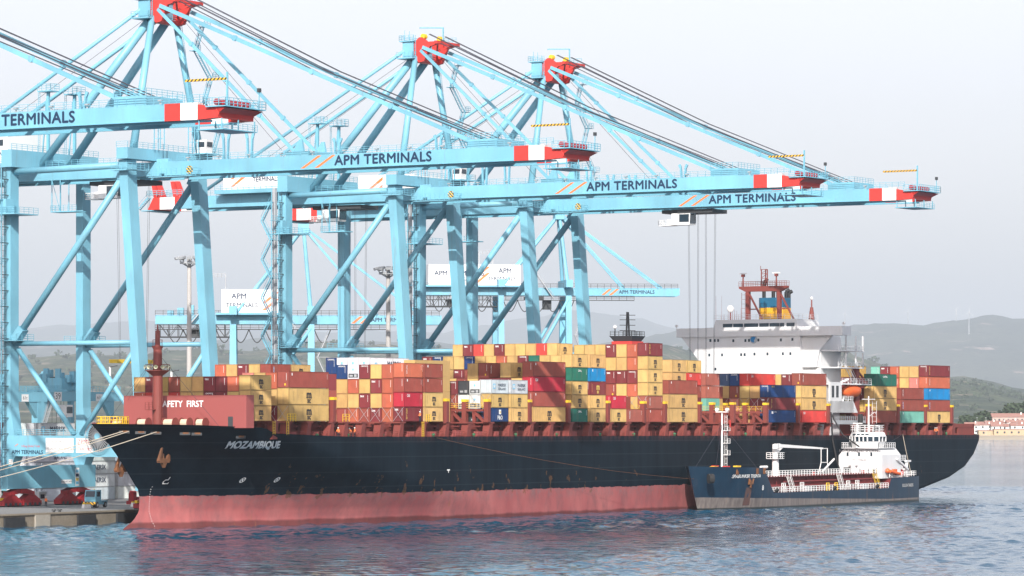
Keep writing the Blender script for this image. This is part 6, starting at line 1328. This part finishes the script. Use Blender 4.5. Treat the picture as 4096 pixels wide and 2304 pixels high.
# light masts
def light_mast(x, y_top, dep, label):
    lat = (x - 2048) / 14400 * dep; b = cf(lat, dep, QZ); zt = 20.5 + (1640 - y_top) * dep / 14400; h = zt - QZ
    r = thing('light_mast', label, 'light mast', b, 'tall light masts of the port'); part('pole', MB().tube((0, 0, 0), (0, 0, h), .75, .45, 14), paint('mast_beige', (.48, .46, .44), .7, .3), r)
    q = MB()
    for i in range(14): a, c = 2 * math.pi * i / 14, 2 * math.pi * (i + 1) / 14; q.beam((2 * math.cos(a), 2 * math.sin(a), h - 1.2), (2 * math.cos(c), 2 * math.sin(c), h - 1.2), .3, .5); q.beam((0, 0, h - 2.4), (2 * math.cos(a), 2 * math.sin(a), h - 1.2), .1)
    hd = part('head_ring', q, GREY, r)
    for i in range(10):
        a = 2 * math.pi * i / 10; d = Vector((math.cos(a), math.sin(a), 0)); part('lamp', MB().beam(d * 2.0 + Vector((0, 0, h + .1)), d * 3.4 + Vector((0, 0, h - .3)), 1.1, .5).tube(d * 2.2 + Vector((0, 0, h - .9)), d * 2.2 + Vector((0, 0, h)), .15, n=6), GREY, hd)
light_mast(757, 1030, 830, 'tall beige light mast seen between the bow crane legs'); light_mast(1553, 1072, 820, 'tall beige light mast seen left of the amidships crane leg')
def street_lamp(x, y_top, dep, label):
    lat = (x - 2048) / 14400 * dep; b = cf(lat, dep, QZ); h = 20.5 + (1640 - y_top) * dep / 14400 - QZ; r = thing('street_lamp', label, 'lamp post', b, 'white yard lamps'); part('pole', MB().tube((0, 0, 0), (0, 0, h), .28, .25, 10), CWHITE, r); part('lamp_head', MB().beam(Vector((0, 0, h)), Vector((0, 0, h + .3)) + RGT * 1.8, .5, .3), DARK, r)
street_lamp(440, 1468, 870, 'white yard lamp between the crane braces'); street_lamp(686, 1486, 870, 'white yard lamp showing above the containers')
# ------------------------------------------------------------------ older cranes across the yard
def old_crane(x0, dep, zg, turn, label, rail_w=16, gauge=20, back=-48, tip=33, apex=24, hx=(-42, -14), swap=False):
    lat = (x0 - 2048) / 14400 * dep; b = cf(lat, dep, QZ); M = Matrix.Translation(b) @ Matrix.Rotation(math.atan2(RGT.y, RGT.x) + R(turn), 4, 'Z')
    r = thing('quay_crane', label, 'crane', mat=M, group='older cranes across the yard'); z = zg - QZ; w = rail_w / 2
    for x in (0, -gauge):
        for s in (-1, 1):
            part('leg', MB().hexa([(x - 1.1, s * w - .8, 1), (x + 1.1, s * w - .8, 1), (x + 1.1, s * w + .8, 1), (x - 1.1, s * w + .8, 1), (x - .8, s * (w - 2.5) - .8, z), (x + .8, s * (w - 2.5) - .8, z), (x + .8, s * (w - 2.5) + .8, z), (x - .8, s * (w - 2.5) + .8, z)]), BLUEOLD, r)
        part('sill_beam', MB().box(x - .8, x + .8, -w - 2, w + 2, 1.5, 3.2), BLUEOLD, r); part('cross_girder', MB().box(x - 1, x + 1, -w, w, z + 2.4, z + 4.6), BLUEOLD, r); part('bogie', MB().box(x - .6, x + .6, -w - 4, -w + 4, 0, 1.5).box(x - .6, x + .6, w - 4, w + 4, 0, 1.5), BOGRED, r)
    for s in (-1, 1):
        part('diagonal_brace', MB().tube((-gauge, s * (w - .6), z * .3), (0, s * (w - 2), z - 1), .5, n=10), BLUEOLD, r); part('portal_tube', MB().tube((-gauge, s * (w - .8), z * .3), (0, s * (w - .8), z * .3), .5, n=10), BLUEOLD, r)
        part('mast_leg', MB().tube((0, s * (w - 3), z + 2), (-2, s * 1.2, z + apex), .6, .5, 10), BLUEOLD, r); part('back_brace', MB().tube((-gauge, s * (w - 4), z + 2), (-2, s * 1.2, z + apex), .5, .45, 10), BLUEOLD, r)
        part('forestay', MB().beam((-2, s * 1.8, z + apex), (tip * .52, s * 2.2, z + 2.5), .3, .5), BLUEOLD, r); part('forestay', MB().beam((-2, s * 1.8, z + apex + .4), (tip * .86, s * 2.2, z + 2.5), .3, .5), BLUEOLD, r)
    part('apex_head', MB().box(-3.4, -.6, -2.4, 2.4, z + apex - 1.5, z + apex + 1.2), BLUEOLD, r)
    g = part('boom', MB().box(back, tip, -2.8, -1.5, z, z + 2.4).box(back, tip, 1.5, 2.8, z, z + 2.4).box(tip, tip + .6, -2.8, 2.8, z + .3, z + 2.4), BLUEOLD, r)
    q = MB(); q.rail([(back, -3.4, z + 2.4), (tip, -3.4, z + 2.4)], 1.2, 2, .09); q.box(back, tip * .6, -4.2, -3, z - 1.4, z - 1.2); q.rail([(back, -4.2, z - 1.2), (tip * .6, -4.2, z - 1.2)], 1.2, 2.2, .1); part('catwalk', q, DARK, g)
    letter('APM TERMINALS', (tip * .63, -2.83, z + 1.2), NAVY, g, 1.45, bold=.03)
    for k in (0, 2.2):
        q = MB(); x = tip * .31 + k; q.v = [(x, -2.83, z + .3), (x + .9, -2.83, z + .3), (x + 3.1, -2.83, z + 2.1), (x + 2.2, -2.83, z + 2.1)]; q.f = [(0, 1, 2, 3)]; part('logo_stroke', q, ORANGE, g)
    mh = part('machinery_house', MB().box(hx[0], hx[1], -4, 4, z + 3, z + 9), CWHITE, r); part('house_deck', MB().box(hx[0] - 1.5, hx[1] + 1.5, -5.2, 5.2, z + 2.45, z + 2.95), BLUEOLD, mh)
    letter('APM', (hx[0] + 4.5 if swap else hx[1] - 4.5, -4.03, z + 7.2), NAVY, mh, 2.0, bold=.03); letter('TERMINALS', (hx[0] + 5.2 if swap else hx[1] - 5.5, -4.03, z + 4.9), NAVY, mh, 1.6, bold=.02)
    if not swap: letter('APM TERMINALS', (hx[0] + 9, -4.03, z + 6.4), NAVY, mh, 2.0, bold=.03)
    for dz in (0, 1.8):
        q = MB(); x = (hx[1] - 4.2) if swap else hx[1] - 13.5; q.v = [(x, -4.03, z + 5.4 - dz), (x + 1, -4.03, z + 5.4 - dz), (x + 4.6, -4.03, z + 8.4 - dz), (x + 3.6, -4.03, z + 8.4 - dz)]; q.f = [(0, 1, 2, 3)]; part('logo_stroke', q, ORANGE, mh)
    n = int((0 - back) / 4)
    for k in range(n):
        x = back + 3 + k * 4.2; pts = [Vector((x + 4.2 * t / 8, -3.6, z - 1.3 - 3.4 * math.sin(math.pi * t / 8))) for t in range(9)]; part('festoon_cable', MB().path(pts, .13, 5), DARK, g)
    q = MB(); xs_ = [back + 1 + k * 2.4 for k in range(int((-gauge - back) / 2.4))]
    for k, x in enumerate(xs_):
        for y in (-3.6, 3.6): q.beam((x, y, z - 3.2), (x, y, z), .16); q.beam((x, y, z - 3.2 if k % 2 else z), (x + 2.4, y, z if k % 2 else z - 3.2), .12)
        q.beam((x, -3.6, z - 3.2), (x, 3.6, z - 3.2), .14)
    for y in (-3.6, 3.6): q.beam((back, y, z - 3.2), (-gauge, y, z - 3.2), .25)
    q.box(back + 8, back + 15, -2.5, 2.5, z - 3.1, z - 1.0); part('underslung_lattice', q, DARK, g)
    for k in range(5): part('roof_machinery', MB().box(back + 3 + k * 2.6, back + 4.6 + k * 2.6, -2.2, 2.2, z + 2.4, z + 3.6 + (k * 37 % 5) * .35), BLUEOLD, g)
    tr = part('trolley', MB().box(-12, -7, -3, 3, z - 1.2, z - .2), DARK, r); part('operator_cabin', MB().box(-7, -4.6, -2.6, -.4, z - 4, z - 1.2), DARK, tr)
    q = MB(); 
    for x in (-26, -22): q.beam((x, -3, z + 9), (x, -3, z + 13), .2); q.beam((x, -1.4, z + 9), (x, -1.4, z + 13), .2)
    q.rail([(-26, -3, z + 12), (-22, -3, z + 12)], 1.1, 1, .1); q.stair((back + 8, -3.8, z - 1), (back + 14, -3.8, z + 6), 1, (0, 1, 0)); q.stair((-4, -3.8, z - 1), (-9, -3.8, z + 6), 1, (0, 1, 0)); part('stair_tower', q, GREY, r)
    q = MB()
    for k in range(6): zz = 3 + k * z / 7; q.stair((1.6 if k % 2 else 4.2, -w, zz), (4.2 if k % 2 else 1.6, -w, zz + z / 7), .9, (0, 1, 0)); q.box(1.2, 4.6, -w - .6, -w + .6, zz, zz + .1)
    part('leg_stairs', q, GREY, r)
old_crane(2262, 1060, 54.0, 8, 'older pale blue crane beyond the deckhouse crane, boom pointing right', tip=33, back=-43, hx=(-41, -14))
old_crane(1245, 930, 42.5, 3, 'older pale blue crane with hanging cable loops behind the bow crane', tip=33, back=-40, apex=25, hx=(-23, -8.5), swap=True)
# dark mast of a ship lying beyond the container stacks
ms = thing('moored_vessel', 'dark mast and bridge top of a vessel beyond the container stacks', 'ship', (232, 60, 0))
# it lies in the next dock: only its mast shows above the boxes
mx = Vector((0, 0, 0))
ms.location = cf((2510 - 2048) / 14400 * 930, 930, 0)
part('hull', MB().hexa([(-30, -6, -2), (14, -6, -2), (14, 6, -2), (-30, 6, -2), (-30, -6, 8), (20, -5, 9), (20, 5, 9), (-30, 6, 8)]), NAVY, ms)
part('deckhouse', MB().box(-3, 3, -3, 3, 8, 38.2), CRED, ms); part('bridge_top', MB().hexa([(-2.6, -2.6, 38.2), (2.6, -2.6, 38.2), (2.6, 2.6, 38.2), (-2.6, 2.6, 38.2), (-3.6, -3.4, 39.6), (3.4, -3.4, 39.6), (3.4, 3.4, 39.6), (-3.6, 3.4, 39.6)]), DARK, ms)
q = MB(); q.beam((-.6, 0, 39.6), (-.2, 0, 45.8), .35); q.beam((.9, 0, 39.6), (.3, 0, 45.8), .35)
for z in (41, 42.4, 43.8, 45): q.beam((-1.6, 1.4, z), (1.6, -1.4, z), .16)
q.rail([(-3.4, 3.2, 39.6), (-3.4, -3.2, 39.6), (3.2, -3.2, 39.6), (3.2, 3.2, 39.6)], 1.2, 1.2, .09); q.beam((-3, 2, 39.6), (-3, 2, 41.6), .2); part('mast', q, BLACK, ms); part('satellite_dome', MB().ball((-3, 2, 41.9), .5, 10, 6), CWHITE, ms)
# ------------------------------------------------------------------ haze
hz = MB(); hz.hexa([cf(a, b, z) for z in (-7.5, 1700) for a, b in ((-75000, -20000), (75000, -20000), (75000, 95000), (-75000, 95000))])
hm = bpy.data.materials.new('haze_air'); hm.use_nodes = True; nt = hm.node_tree; nt.nodes.clear()
vo = nt.nodes.new('ShaderNodeVolumePrincipled'); vo.inputs['Color'].default_value = (.80, .90, 1.0, 1); vo.inputs['Density'].default_value = 4.5e-5; vo.inputs['Anisotropy'].default_value = 0.0
out = nt.nodes.new('ShaderNodeOutputMaterial'); nt.links.new(vo.outputs[0], out.inputs['Volume'])
top('haze', hz, hm, kind='stuff')
